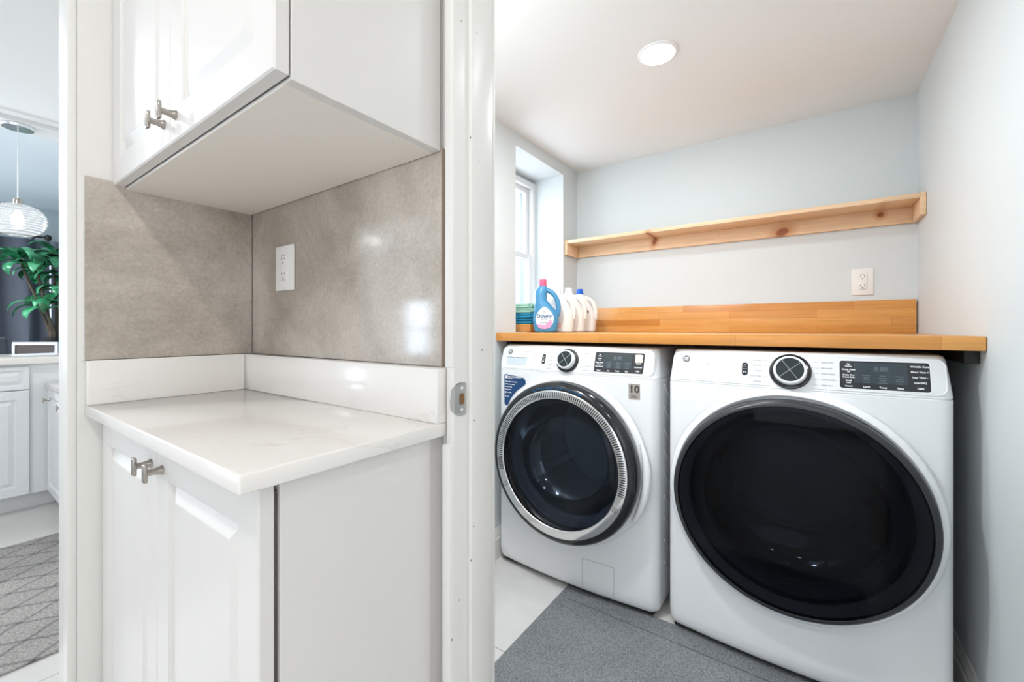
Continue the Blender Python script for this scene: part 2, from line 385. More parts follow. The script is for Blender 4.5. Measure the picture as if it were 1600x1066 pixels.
def boolean_cut(o, cutter_bm):
    me = bpy.data.meshes.new('c'); bmesh.ops.recalc_face_normals(cutter_bm, faces=cutter_bm.faces[:]); cutter_bm.to_mesh(me); cutter_bm.free()
    c = bpy.data.objects.new('c', me); C.objects.link(c); c.matrix_world = o.matrix_world
    md = o.modifiers.new('b', 'BOOLEAN'); md.operation = 'DIFFERENCE'; md.solver = 'EXACT'; md.object = c
    c.parent = o.parent
    bpy.context.view_layer.update()
    dg = bpy.context.evaluated_depsgraph_get(); new = bpy.data.meshes.new_from_object(o.evaluated_get(dg))
    o.modifiers.clear(); o.data = new; bpy.data.objects.remove(c); bpy.data.meshes.remove(me)
def panel_door(name, w, h, t, mtx, m, parent, stile=.055, label=None):
    """raised panel door; local x 0..w, z 0..h, front at y=0, back at y=t"""
    b = nb()
    levels = [(0, t), (0, .0025), (.0025, 0), (stile, 0), (stile+.002, .0035), (stile+.006, .0035), (stile+.008, .0085), (stile+.011, .0085), (stile+.030, .0010), (stile+.032, .0006)]
    rings = []
    for ins, d in levels:
        rings.append([b.verts.new(mtx @ Vector(p)) for p in ((ins, d, ins), (w-ins, d, ins), (w-ins, d, h-ins), (ins, d, h-ins))])
    for A, B in zip(rings, rings[1:]):
        for i in range(4): b.faces.new((A[i], A[(i+1) % 4], B[(i+1) % 4], B[i]))
    b.faces.new(rings[-1]); b.faces.new(rings[0][::-1])
    return obj(name, b, m, parent, label=label)
def knob(parent, p, out, m='nickel'):
    """bar knob: flared post and an upright rectangular plate; out = unit vector away from the door"""
    b = nb(); rot = Vector((0, -1, 0)).rotation_difference(Vector(out)).to_matrix().to_4x4(); mt = Matrix.Translation(p) @ rot
    bb = nb(); lathe(bb, [(0, 0), (.0085, 0), (.0085, .001), (.0066, .005), (.0052, .013), (.0054, .022), (0, .022)], (0, 0, 0), '-y', 20)
    box(bb, -.0068, .0068, -.0270, -.0212, -.0155, .0155, .0019, seg=3)
    for v in bb.verts: v.co = mt @ v.co
    b.free(); return obj('knob', bb, m, parent, smooth=True)
def TR(x, y, z, rz=0): return Matrix.Translation((x, y, z)) @ Matrix.Rotation(rz, 4, 'Z')
a_ = math.radians(35.28); CA, SA = math.cos(a_), math.sin(a_)
def at_y(u, Y):   # world x of the ray through column u at depth line Y
    k = (u-800)/657; return Y*(CA*k-SA)/(CA+SA*k)
def at_x(u, X):
    k = (u-800)/657; return X*(CA+SA*k)/(CA*k-SA)
def zz(v, X, Y): return H-(v-513.1)/657*(-SA*X+CA*Y)

# ---------------------------------------------------------------- key dimensions
XL, XR, YB, ZC = -1.205, .3695, 2.42, 2.068          # laundry
Y0, Y1 = .568, .66                                    # partition wall
XN = -1.322                                           # nook side wall face
KC = 2.40                                             # hall/kitchen ceiling
XW, YS, XE, YN = -6.9, -4.0, 1.0, 1.05                # kitchen/living limits

# ---------------------------------------------------------------- structure
struct(bx('floor', 'floor', XW-.1, XE+.1, YS-.1, YB+.1, -.08, 0), 'pale large-format tile floor', 'floor')
def wallbox(name, m, *a): return struct(bx(name, m, *a))
# laundry shell
wallbox('wall_back', 'laundry_wall', XL, XR+.1, YB, YB+.1, 0, ZC+.1)
wallbox('wall_right', 'laundry_wall', XR, XR+.1, Y1, YB, 0, ZC+.1)
b = nb()                                               # left wall with a window recess
RY0, RY1, RZ0, RZ1, RX = 1.735, 2.235, 1.055, 2.000, -1.40
box(b, RX-.12, XL, .66, RY0, 0, ZC+.1); box(b, RX-.12, XL, RY1, YB+.1, 0, ZC+.1)
box(b, RX-.12, XL, RY0, RY1, 0, RZ0); box(b, RX-.12, XL, RY0, RY1, RZ1, ZC+.1)
struct(obj('wall_left', b, 'laundry_wall'))
struct(bx('ceiling', 'ceiling', RX-.12, XR+.1, Y0, YB+.1, ZC, ZC+.08), 'low white laundry ceiling', 'ceiling')
# partition with doorway (-.536 .. .32)
DX0, DX1, DZ = -.534, .335, 2.03
b = nb(); box(b, -1.52, DX0, Y0, Y1, 0, KC); box(b, DX1, XE+.1, Y0, Y1, 0, KC); box(b, DX0, DX1, Y0, Y1, DZ, KC)
struct(obj('wall_partition', b, 'hall_wall'))
# laundry-side lining of the partition is the same wall; nook side wall (thick post)
struct(bx('wall_nook', 'hall_wall', -1.52, XN, .205, Y0, 0, KC), 'cream wall end beside the counter nook', 'wall')
struct(bx('trim_1', 'trim', -1.43, -1.335, .190, .205, 0, KC, None, .002), 'white casing board on the end of the nook wall', 'trim')
struct(bx('wall_north', 'hall_wall', -4.45, -1.52, YN, YN+.1, 0, KC)); YV = 2.2
struct(bx('wall_living_side', 'living_wall', -4.55, -4.45, YN, YV, 0, KC)); struct(bx('wall_living_north', 'living_wall', XW, -4.45, YV, YV+.1, 0, KC))
struct(bx('wall_kitchen', 'hall_wall', -1.62, -1.52, .50, YN, 0, KC))
struct(bx('ceiling_kitchen', 'ceiling', -4.03, XE+.1, YS-.1, YN+.1, KC, KC+.08))
struct(bx('ceiling_living', 'living_ceiling', XW-.1, -4.23, YS-.1, YV+.1, KC, KC+.08))
b = nb(); box(b, -4.23, -4.03, YS, YN, KC-.035, KC+.08, .004); box(b, -4.00, -3.93, YS, YN, KC-.012, KC+.01)
struct(obj('trim_2', b, 'win_frame'), 'white ceiling beam between kitchen and living room', 'beam')

# west and south walls with windows, some unseen and added for daylight
def wall_with_holes(name, m, axis, c0, c1, lo, hi, holes):
    b = nb(); cur = lo
    def put(a0, a1, z0, z1):
        if axis == 'x': box(b, c0, c1, a0, a1, z0, z1)
        else: box(b, a0, a1, c0, c1, z0, z1)
    for (h0, h1, z0, z1) in holes:
        put(cur, h0, 0, KC); put(h0, h1, 0, z0); put(h0, h1, z1, KC); cur = h1
    put(cur, hi, 0, KC); return struct(obj(name, b, m))
WW = [(-3.2, -1.4, .75, 2.0), (-.95, .93, .85, 2.0)]
wall_with_holes('wall_west', 'living_wall', 'x', XW-.1, XW, YS, YV, WW)
WS = [(-6.12, -5.34, .55, 1.62), (-.8, .98, .06, 2.04)]
wall_with_holes('wall_south', 'hall_wall', 'y', YS-.1, YS, XW, XE, WS)
def window(name, axis, c, a0, a1, z0, z1, dep=.06, mull=1, rail=True, label=None):
    """frame at coordinate c (centre), spans a0..a1"""
    w_ = bpy.data.objects.new(name, None); C.objects.link(w_); struct(w_, label, 'window')
    def put(bm, p0, p1, q0, q1, d0, d1, bev=.002):
        if axis == 'x': box(bm, c+d0, c+d1, p0, p1, q0, q1, bev)
        else: box(bm, p0, p1, c+d0, c+d1, q0, q1, bev)
    f = nb(); t = .035
    put(f, a0, a0+t, z0, z1, -dep/2, dep/2); put(f, a1-t, a1, z0, z1, -dep/2, dep/2)
    put(f, a0+t, a1-t, z0, z0+t, -dep/2, dep/2); put(f, a0+t, a1-t, z1-t, z1, -dep/2, dep/2)
    for i in range(1, mull):
        p = a0+(a1-a0)*i/mull; put(f, p-.03, p+.03, z0+t, z1-t, -dep/2, dep/2)
    obj('window_frame', f, 'win_frame', w_, True)
    for i in range(mull):
        s0 = a0+(a1-a0)*i/mull+(.03 if i else t); s1 = a0+(a1-a0)*(i+1)/mull-(.03 if i < mull-1 else t)
        zm = z0+(z1-z0)*.48
        for (q0, q1, d) in ((z0+t, zm+.02, .012), (zm-.02, z1-t, -.012)) if rail else ((z0+t, z1-t, 0),):
            s = nb(); e = .03
            put(s, s0, s0+e, q0, q1, d-.011, d+.011); put(s, s1-e, s1, q0, q1, d-.011, d+.011)
            put(s, s0+e, s1-e, q0, q0+e, d-.011, d+.011); put(s, s0+e, s1-e, q1-e, q1, d-.011, d+.011)
            so = obj('sash', s, 'win_frame', w_, True)
            g = nb(); put(g, s0+e, s1-e, q0+e, q1-e, d-.002, d+.002, 0); obj('pane', g, 'pane', so)
    return w_
window('window_1', 'x', RX-.03, RY0, RY1, RZ0+.03, RZ1-.02, .06, label='white double hung window deep in the laundry recess')
struct(bx('trim_3', 'win_frame', RX, XL-.004, RY0, RY1, RZ0-.0, RZ0+.006), 'white sill board in the window recess', 'sill')
window('window_2', 'x', XW-.05, -.95, .93, .85, 2.0, .07, 2)
window('added_window_3', 'x', XW-.05, -3.2, -1.4, .75, 2.0, .07, 2)  # unseen window, added to go with the west fill
window('added_window_4', 'y', YS-.05, -.8, .98, .06, 2.04, .07, 2, False)  # unseen glazed opening, added to go with the south fill
window('window_5', 'y', YS-.05, -6.12, -5.34, .55, 1.62, .07, 1)

wall_with_holes('wall_east', 'hall_wall', 'x', XE, XE+.1, YS, Y0, [(-2.4, -.6, .7, 2.0)])
window('added_window_6', 'x', XE+.05, -2.4, -.6, .7, 2.0, .07, 2)  # unseen window, added to go with the east fill
# baseboards
def baseboard(name, axis, face, a0, a1, sgn, h=.14, m='trim'):
    prof = [(0, 0), (.014, 0), (.014, h*.66), (.010, h*.72), (.010, h*.80), (.006, h*.90), (.004, h), (0, h)]
    b = nb()
    f = (lambda d, z, t: Vector((face+sgn*d, t, z))) if axis == 'x' else (lambda d, z, t: Vector((t, face+sgn*d, z)))
    prism(b, prof, f, a0, a1); return struct(obj(name, b, m))
baseboard('baseboard_right', 'x', XR, Y1+.02, YB, -1)
baseboard('baseboard_left', 'x', XL, Y1+.02, YB-.015, 1)
baseboard('baseboard_back', 'y', YB, XL+.015, XR-.015, -1)
baseboard('baseboard_west', 'x', XW, YS, YV, 1)

# doorway lining: jamb, stop, casing and strike plate
d1 = bpy.data.objects.new('door_1', None); C.objects.link(d1); struct(d1, 'painted doorway lining into the laundry room', 'doorway')
def jamb_side(xf, sg):
    """xf face of jamb; sg=+1 when the opening is towards +x"""
    b = nb(); box(b, min(xf, xf-sg*.018), max(xf, xf-sg*.018), .550, .660, 0, DZ-.016, .0015); obj('jamb', b, 'trim', d1, True)
    b = nb(); box(b, min(xf, xf+sg*.010), max(xf, xf+sg*.010), .587, .650, 0, DZ-.016, .002); obj('door_stop', b, 'trim', d1, True)
JX = -.516
jamb_side(JX, 1); jamb_side(DX1-.018, -1)
b = nb(); box(b, DX0, DX1, .550, .664, DZ-.016, DZ, .001); obj('head_jamb', b, 'trim', d1, True)
b = nb(); box(b, JX-.055, JX+.002, .6605, .668, 0, DZ+.05, .002); obj('casing', b, 'trim', d1, True)
b = nb(); box(b, DX1-.018, DX1+.015, .664, .676, 0, DZ+.05, .003); obj('casing', b, 'trim', d1, True)
# paint chips on the jamb
b = nb()
for (u, v) in ((721, 33), (745, 52), (735, 215), (748, 252), (753, 547), (741, 657), (740, 823), (736, 876), (717, 938), (706, 1000)):
    X = JX if u < 730 else JX+.010
    Y = at_x(u, X); z = zz(v, X, Y); s = random.uniform(.0006, .0012)
    box(b, X-.0002, X+.0004, Y-s, Y+s, z-s*1.8, z+s*1.8)
obj('paint_chip', b, 'dark_ink', d1)
# strike plate
Zs0, Zs1 = zz(648, JX, .565), zz(600, JX, .565); zc = (Zs0+Zs1)/2; hh = (Zs1-Zs0)/2+.002
poly = [(.5820, -hh+.004), (.5820, hh-.004), (.5790, hh), (.560, hh), (.552, hh*.86), (.5455, hh*.55), (.5435, 0), (.5455, -hh*.55), (.552, -hh*.86), (.560, -hh), (.5790, -hh)]
b = nb(); prism(b, poly, lambda y, z, t: Vector((JX+t+max(0, .556-y)*-.35, y, zc+z)), 0, .0016)
sp = obj('strike_plate', b, 'steel', d1, label='steel strike plate with curved lip')
b = nb(); prism(b, rrect(.5705, 0, .011, .020, .0035), lambda y, z, t: Vector((JX+t, y, zc+z)), .0012, .0020); obj('latch_hole', b, 'latchhole', sp)
for s in (-1, 1):
    b = nb(); lathe(b, [(0, .0032), (.0022, .0030), (.0036, .0018), (.0036, .0008)], (JX, .5705, zc+s*.0195), 'x', 20)
    box(b, JX+.0030, JX+.0036, .5705-.0004, .5705+.0004, zc+s*.0195-.002, zc+s*.0195+.002); obj('screw', b, 'chrome', sp, True)
# narrow casing strips on the hall side
tr = nb(); box(tr, DX0-.003, JX-.0005, .548, Y0, 1.009, DZ, .003); box(tr, DX0-.002, JX-.0005, .540, Y0, 0, .873, .003)
struct(obj('trim_4', tr, 'trim', None, True), 'narrow white strip beside the door jamb cut around the counter', 'trim')

# ---------------------------------------------------------------- nook: tiles, counter, cabinets
TZ0, TZ1 = H-.0721, H+.328
tt = thing('wall_tile', 'grey concrete-look wall tile panel on the nook side wall', 'tile', (XN, .38, TZ0))
tt['group'] = 'backsplash tiles in the nook'
b = nb(); box(b, 0, .0075, .215-.38, .5575-.38, .001, TZ1-TZ0+.012, .0006); obj('tile_panel', b, 'tile', tt)
b = nb(); box(b, 0, .0072, .2145-.38-.003, .2145-.38, .001, TZ1-TZ0+.012); obj('edge_trim', b, 'trim', tt)
t2 = thing('wall_tile', 'glossy grey concrete-look tile behind the outlet on the nook back wall', 'tile', (-.93, Y0, TZ0))
t2['group'] = 'backsplash tiles in the nook'
b = nb(); box(b, -1.3125+.93, -.5545+.93, -.0085, 0, .001, TZ1-TZ0+.006, 0)
for f in b.faces:
    if f.normal.length == 0: f.normal_update()
b.faces.ensure_lookup_table(); b.normal_update()
for f in b.faces:
    if all(abs(v.co.x-(-.5545+.93)) < 1e-5 for v in f.verts): f.material_index = 1
obj('tile_panel', b, ['tile', 'mdf'], t2)

ZT, TH = H-.170, .0245                                  # counter top height and thickness
ct = thing('countertop', 'white veined quartz countertop in the nook beside the doorway', 'countertop', (-.93, .38, ZT-TH))
b = nb(); box(b, XN+.93, -.537+.93, .214-.38, Y0-.38, 0, TH, .0028, seg=3); obj('slab', b, 'quartz', ct, True)
b = nb(); box(b, XN+.93, -1.2945+.93, .216-.38, .530-.38, TH, TZ0-ZT+TH, .0012); obj('side_splash', b, 'quartz', ct, True)
b = nb(); box(b, XN+.93, -.537+.93, .5305-.38, Y0-.38-.002, TH, TZ0-ZT+TH, .0018); obj('back_splash', b, 'quartz', ct, True)

def knob_pair(doors, xm, y, z, dx=.030):
    for d, s in zip(doors, (-1, 1)): knob(d, (xm+s*dx, y, z), (0, -1, 0))
XCR = -.557
# base cabinet
bc = thing('base_cabinet', 'white two-door base cabinet under the quartz countertop', 'cabinet', (-.94, .41, 0))
def rel(o, bm):
    for v in bm.verts: v.co -= Vector(o.location)
    return bm
b = nb(); box(b, XN+.002, XCR, .2695, .534, .10, ZT-TH-.001, .001); box(b, XN+.002, XCR-.02, .32, .534, 0, .10)
obj('carcass', rel(bc, b), 'cab', bc)
b = nb(); box(b, XCR-.02, XCR-.003, .534, Y0-.001, 0, ZT-TH-.001, .001); obj('filler_strip', rel(bc, b), 'cab', bc)
xm = (XN+.006+XCR)/2
DB = Matrix.Translation(-Vector(bc.location))
zt = ZT-TH-.006
def doors(parent, x0, x1, y, z0, z1, st=.055):
    D = Matrix.Translation(-Vector(parent.location)); m_ = (x0+x1)/2; out = []
    for (a, c) in ((x0, m_-.0012), (m_+.0012, x1)):
        out.append(panel_door('door', c-a, z1-z0, .019, D @ TR(a, y, z0), 'cab', parent, st))
    return out, m_
ds, xm = doors(bc, XN+.006, XCR, .243, .11, zt)
for d, s in zip(ds, (-1, 1)): knob(d, Vector((xm+s*.030, .243, zz(731, xm, .235)))-Vector(bc.location), (0, -1, 0))
b = nb(); box(b, XN+.01, XCR-.006, .2625, .2690, .12, zt-.01); obj('gasket_or_gap_shade', rel(bc, b), 'gap_shade', bc)  # dark strip for the shade between doors and carcass
# wall cabinet
wc = thing('wall_cabinet', 'white two-door wall cabinet hanging above the quartz countertop', 'cabinet', (-.94, .41, TZ1))
b = nb(); box(b, XN+.001, XCR, .2840, Y0-.010, TZ1, 2.33, .0008)
bz = TZ1
obj('carcass', rel(wc, b), 'cab', wc)
b = nb(); box(b, XN+.003, XCR-.0185, .2845, Y0-.012, TZ1-.0015, TZ1+.002); obj('bottom_panel', rel(wc, b), 'melamine', wc, label='cream coloured underside panel')
b = nb(); box(b, XN+.01, XCR-.0045, .2811, .2839, TZ1+.004, 2.3); obj('gasket_or_gap_shade', rel(wc, b), 'gap_shade', wc)  # dark strip painting the shaded gap behind the upper doors
du, xmu = doors(wc, XN+.003, XCR-.0005, .262, TZ1+.004, 2.33)
for d, s in zip(du, (-1, 1)): knob(d, Vector((xmu+s*.030, .262, H+.374))-Vector(wc.location), (0, -1, 0))

# outlets
def outlet(name, label, x, y, z, w_, h_, gfci_h):
    o = thing(name, label, 'outlet', (x, y, z)); o['group'] = 'white duplex outlets'
    b = nb(); box(b, -w_/2, w_/2, -.006, 0, -h_/2, h_/2, .0025, seg=3); obj('cover_plate', b, 'plate', o, True)
    b = nb(); box(b, -.0165, .0165, -.0085, -.0055, -gfci_h/2, gfci_h/2, .0012)
    for s in (-1, 1):
        zc_ = s*gfci_h*.29
        box(b, -.0078, -.0062, -.0089, -.008, zc_+.001, zc_+.008, mi=1); box(b, .0058, .0074, -.0089, -.008, zc_+.002, zc_+.0075, mi=1)
        lathe(b, [(0, .0089), (.0022, .0089), (.0022, .008)], (0, 0, zc_-.006), '-y', 14, 1)
    box(b, -.008, .008, -.0089, -.008, gfci_h/2-.003, gfci_h/2-.0015, mi=2); box(b, -.008, .008, -.0089, -.008, -gfci_h/2+.0015, -gfci_h/2+.003, mi=2)
    obj('receptacle', b, ['plate', 'slot', 'grey_ink'], o, True)
    for s in (-1, 1):
        b = nb(); lathe(b, [(0, .0071), (.0022, .0068), (.0026, .0055)], (0, 0, s*(h_/2-.010)), '-y', 16); obj('screw', b, 'plate', o, True)
    return o
yo = Y0-.0085
xa, xb_ = at_y(434, yo), at_y(461.5, yo); xc_ = (xa+xb_)/2
outlet('wall_outlet', 'white outlet on the glossy grey tile of the nook', xc_, yo, (zz(379, xb_, yo)+zz(455, xb_, yo))/2, xb_-xa, .118, .068)
xa, xb_ = at_y(1330, YB), at_y(1365, YB); xc_ = (xa+xb_)/2
outlet('wall_outlet', 'white outlet on the laundry back wall above the wood backsplash', xc_, YB, (zz(419.5, xc_, YB)+zz(462, xc_, YB))/2, xb_-xa, .118, .068)

# ---------------------------------------------------------------- laundry worktop and shelf
KT, KB, KY = 1.059, 1.0215, 1.571
wt = thing('worktop', 'long butcher-block worktop over the washer and dryer', 'worktop', (-.42, 2.0, KB))
b = nb(); box(b, XL+.002, XR-.0015, KY, YB-.001, KB, KT, .002); obj('board', rel(wt, b), 'butcher', wt, True)
b = nb(); box(b, XR-.030, XR-.002, 1.625, YB-.02, .985, KB-.0005, .001); obj('support_cleat', rel(wt, b), 'black_metal', wt, label='black cleat under the right end')
b = nb(); box(b, XL+.002, XL+.022, 1.66, YB-.02, .990, KB-.0005, .001); obj('support_cleat', rel(wt, b), 'black_metal', wt)
bs = bx('backsplash_board', 'butcher', XL+.003, XR-.006, YB-.020, YB-.001, KT+.0003, KT+.143, None, .0015)
tag(bs, 'butcher-block backsplash board standing along the laundry back wall', 'backsplash')
sh = thing('wall_shelf', 'bare pine ledge shelf across the laundry back wall', 'shelf', (-.42, YB, H+.44))
sh_t, sh_b, sy = H+.528, H+.443, 2.25
b = nb(); box(b, XL+.019, XR-.019, sy, YB-.0195, sh_t-.019, sh_t, .0015); obj('top_board', rel(sh, b), 'pine', sh, True)
b = nb(); box(b, XL+.019, XR-.019, YB-.019, YB-.001, sh_b, sh_t, .0015); obj('back_rail', rel(sh, b), 'pine', sh, True)
for (x0, x1) in ((XL+.001, XL+.0185), (XR-.0185, XR-.001)):
    b = nb(); box(b, x0, x1, sy-.002, YB-.001, sh_b-.002, sh_t+.001, .0015); obj('end_block', rel(sh, b), 'pine', sh, True)
for u, v in ((925, 377.5), (1122, 367.5), (903, 394)):
    x = at_y(u, YB-.019); z = zz(v, x, YB-.019); b = nb(); lathe(b, [(0, .0006), (.0022, .0006), (.0022, -.001)], (x, YB-.019, z), '-y', 12)
    obj('screw_head', rel(sh, b), 'dark_ink', sh)

# ---------------------------------------------------------------- washer and dryer
HW, DEP, TOPZ, SEAM = .366, .74, 1.006, .893
R0 = .034
def bow(x): return .024*(abs(x)/HW)**2
def surf(x, z): return bow(x)+max(0, z-SEAM)*.32
def outline(ins, ysh, r=R0, squeeze=0):
    hw = HW-ins; xs = hw-r; pts = []
    for i in range(25):
        x = -xs+2*xs*i/24; pts.append((x, bow(x)+ins*.0+ysh))
    yb = bow(xs)+ysh
    for i in range(1, 9):
        t = PI/2*i/8; pts.append((xs+r*math.sin(t), yb+r*1.25*(1-math.cos(t))))
    right = [(hw, DEP)]; left = [(-hw, DEP)]
    arcL = [(-x, y) for x, y in pts[25:][::-1]]
    return pts + right + left + arcL
def machine_body(root):
    b = nb()
    lv = [(.022, .010, .018), (.028, .003, .010), (.045, .0, .003), (.075, 0, 0), (SEAM-.0045, 0, 0), (SEAM-.0035, .0025, .0025), (SEAM-.0005, .0025, .0025), (SEAM+.001, 0, .0005)]
    lv += [(SEAM+.02, .0015, .0065), (SEAM+.05, .004, .016), (SEAM+.085, .007, .0275), (TOPZ-.010, .010, .035), (TOPZ-.003, .013, .041), (TOPZ, .020, .052)]
    rings = [[b.verts.new((x, y, z)) for x, y in outline(i, s)] for z, i, s in lv]
    n = len(rings[0])
    for A, B in zip(rings, rings[1:]):
        for k in range(n): b.faces.new((A[k], A[(k+1) % n], B[(k+1) % n], B[k]))
    b.faces.new(rings[0][::-1]); b.faces.new(rings[-1])
    return obj('cabinet_body', b, 'appl', root, True)
def side_ribs(o, sx):      # embossed slanting ribs pressed into the side sheet
    b = nb(); b.from_mesh(o.data)
    for i in range(9):
        z = .14+i*.085
        for s in (0,):
            mt = Matrix.Translation((sx*HW, .17, z)) @ Matrix.Rotation(-.65*1, 4, 'X')
            box(b, -.0025, .0025, -.07, .07, -.004, .004, .002, mtx=mt)
            mt = Matrix.Translation((sx*HW, .45, z)) @ Matrix.Rotation(.65, 4, 'X')
            box(b, -.0025, .0025, -.10, .10, -.004, .004, .002, mtx=mt)
    b.to_mesh(o.data); b.free()
PT = math.atan(.32)
def ink(bm, s, size, x, z, mi=0, off=.0018, align='CENTER', bold=0, panel=True):
    rz = math.atan(2*.024*x/HW**2)
    text(bm, s, size, face_mtx(x, surf(x, z)-off, z, rz, -PT if panel else 0), mi, .0003, align, bold)
def fascia(root, washer, X0=0):
    b = nb(); strip(b, surf, 0, (SEAM+TOPZ)/2-.0015, 2*HW-.036, TOPZ-SEAM-.020, .020, .002, .0022, 40)
    pl = obj('control_fascia', b, 'facia', root, True)
    # outline lip of the fascia
    b = nb(); path = []
    for (x, z) in rrect(0, (SEAM+TOPZ)/2-.0015, 2*HW-.034, TOPZ-SEAM-.019, .021, 8): path.append((x, z))
    P = []
    m_ = len(path)
    for i in range(m_):
        (x0, z0), (x1, z1) = path[i], path[(i+1) % m_]; k = max(1, int(abs(x1-x0)/.03))
        for j in range(k): x, z = x0+(x1-x0)*j/k, z0+(z1-z0)*j/k; P.append((x, surf(x, z)-.0012, z))
    P.append(P[0]); tube(b, P, .0016, 6, cap=False); obj('fascia_lip', b, 'appl', root, True)
    # round monogram badge
    lx, lz = -HW+.060, TOPZ-.034
    b = nb(); y = surf(lx, lz)-.0022
    badge = Matrix.Translation((lx, y, lz)) @ Matrix.Rotation(math.atan(2*.024*lx/HW**2), 4, 'Z') @ Matrix.Rotation(-PT, 4, 'X')
    bb = nb(); lathe(bb, [(0, .0018), (.0098, .0018), (.0112, .0022), (.0122, .0016), (.0128, 0)], (0, 0, 0), '-y', 40)
    for v in bb.verts: v.co = badge @ v.co
    bo = obj('badge', bb, 'dark_ink', root, True)
    bb = nb()
    for (r0, r1) in ((.0098, .0106),):
        lathe(bb, [(r0, .0022), (r0, .0028), (r1, .0028), (r1, .0022)], (0, 0, 0), '-y', 40)
    for k in range(4):                     # curls inside the ring
        a = PI/4+k*PI/2; lathe(bb, [(.0022, .0020), (.0022, .0026), (.0030, .0026), (.0030, .0020)], (.0070*math.cos(a), 0, .0070*math.sin(a)), '-y', 14, a0=a-1.9, a1=a+1.9)
    for v in bb.verts: v.co = badge @ v.co
    text(bb, 'GE', .0125, badge @ Matrix.Translation((0, -.0022, 0)) @ Matrix.Rotation(PI/2, 4, 'X') @ Matrix.Shear('XZ', 4, (.25, 0)) if False else badge @ Matrix.Translation((0, -.0022, 0)) @ Matrix.Rotation(PI/2, 4, 'X'), 0, .0004, 'CENTER', .0003, .85)
    b.free(); obj('monogram', bb, 'white_ink', bo)
    return pl
def knob_dial(root, x, z, R):
    y = surf(x, z)-.002; rz = math.atan(2*.024*x/HW**2)
    mt = Matrix.Translation((x, y, z)) @ Matrix.Rotation(rz, 4, 'Z') @ Matrix.Rotation(-PT, 4, 'X')
    def part(nm, prof, m, par, extra=None):
        bb = nb()
        if prof: lathe(bb, prof, (0, 0, 0), '-y', 64)
        if extra: extra(bb)
        for v in bb.verts: v.co = mt @ v.co
        return obj(nm, bb, m, par, True)
    base = part('dial_base', [(R, 0), (R, .004), (R*.97, .007), (R*.80, .009), (0, .009)], 'blackgloss', root)
    d = part('dial', [(R*.80, .007), (R*.79, .024), (R*.76, .029), (R*.70, .0305), (R*.665, .030), (R*.655, .028)], 'appl', base)
    part('dial_face', [(R*.665, .0285), (R*.65, .0275), (0, .0275)], 'dial_face', d)
    def cross(bb):
        for a in (.72, PI-.95):
            box(bb, -R*.64, R*.64, -.0281, -.0276, -.0005, .0005, mtx=Matrix.Rotation(-a, 4, 'Y'))
    part('dial_lines', None, 'chrome', d, cross)
M['dial_face'] = mat('brushed_dark_dial', (.035, .045, .05), .22, .7)
def display(root, x0, x1, z0, z1, left, bottom, right, extra=None):
    cx, cz, w_, h_ = (x0+x1)/2, (z0+z1)/2, x1-x0, z1-z0
    b = nb(); strip(b, surf, cx, cz, w_+.006, h_+.006, .009, .002, .0026, 20); obj('display_bezel', b, 'appl', root, True)
    b = nb(); strip(b, surf, cx, cz, w_, h_, .006, .0024, .0034, 20); dp = obj('display_panel', b, 'panel_black', root, True)
    b = nb(); strip(b, surf, cx-.006, cz+.006, w_*.60, h_*.74, .003, .0030, .0037, 16); obj('display_window', b, 'panel_lcd', dp, True)
    b = nb(); n = len(left)
    for i, s in enumerate(left):
        z = z1-h_*(.12+.80*i/(n-1)); rows = s.split('|')
        for j, r in enumerate(rows): ink(b, r, .0064 if j == 0 else .0050, x0+w_*.105, z-j*.0060, 0, .0042, bold=.0002)
    obj('button_lettering', b, 'white_ink', dp); b = nb()
    for i, s in enumerate(bottom): ink(b, s, .0068, x0+w_*(.31+.185*i), z0+h_*.08, 0, .0042, bold=.0002)
    obj('button_lettering', b, 'white_ink', dp); b = nb()
    for i, s in enumerate(right): ink(b, s, .0068, x1-w_*.105, z1-h_*(.14+.74*i/(len(right)-1)), 0, .0042, bold=.0002)
    obj('button_lettering', b, 'white_ink', dp)
    b = nb(); ink(b, '8:88', .019, cx-.004, cz+h_*.22, 0, .0044, bold=.0002)
    for c in range(3):
        for r in range(4):
            xx = x0+w_*(.31+.185*c); zq = cz-.001-h_*.082*r
            strip(b, surf, xx, zq, .018-.004*((r+c) % 2), .0020, .0006, .0034, .0042, 3)
    obj('unlit_digits', b, 'segment', dp)
def cycle_marks(root, kx, kz, R, left, right):
    b = nb(); n = len(left)
    for i, s in enumerate(left):
        z = kz+.033-.0165*i; ink(b, s, .0050, kx-R-.022, z, 0, .0026, 'RIGHT')
        strip(b, surf, kx-R-.010, z, .014, .0007, .0002, .002, .0026, 3)
    obj('cycle_lettering', b, 'grey_ink', root); b = nb()
    for i, s in enumerate(right):
        z = kz+.033-.0165*i; ink(b, s, .0055, kx+R+.022, z, 0, .0026, 'LEFT')
        strip(b, surf, kx+R+.010, z, .014, .0007, .0002, .002, .0026, 3)
    obj('cycle_lettering', b, 'grey_ink', root)
def pill(root, x, z):
    b = nb(); strip(b, surf, x, z, .017, .040, .007, .002, .0034, 4); p = obj('power_button', b, 'panel_black', root, True)
    b = nb(); strip(b, surf, x, z, .012, .0008, .0003, .0034, .0040, 3)
    y = surf(x, z+.010)-.0036; lathe(b, [(.0026, 0), (.0026, .0006), (.0036, .0006), (.0036, 0)], (x, y, z+.010), '-y', 20)
    y = surf(x, z-.010)-.0042
    for dx in (0,): prism(b, [(x-.0045, z-.0125), (x-.0045, z-.0065), (x-.0005, z-.0095)], lambda a, c, t: Vector((a, y-t, c)), 0, .0008)
    box(b, x+.0008, x+.0020, y-.0008, y, z-.0122, z-.0068); box(b, x+.0030, x+.0042, y-.0008, y, z-.0122, z-.0068)
    obj('button_symbols', b, 'white_ink', p)
DCZ, DR = .541, .325
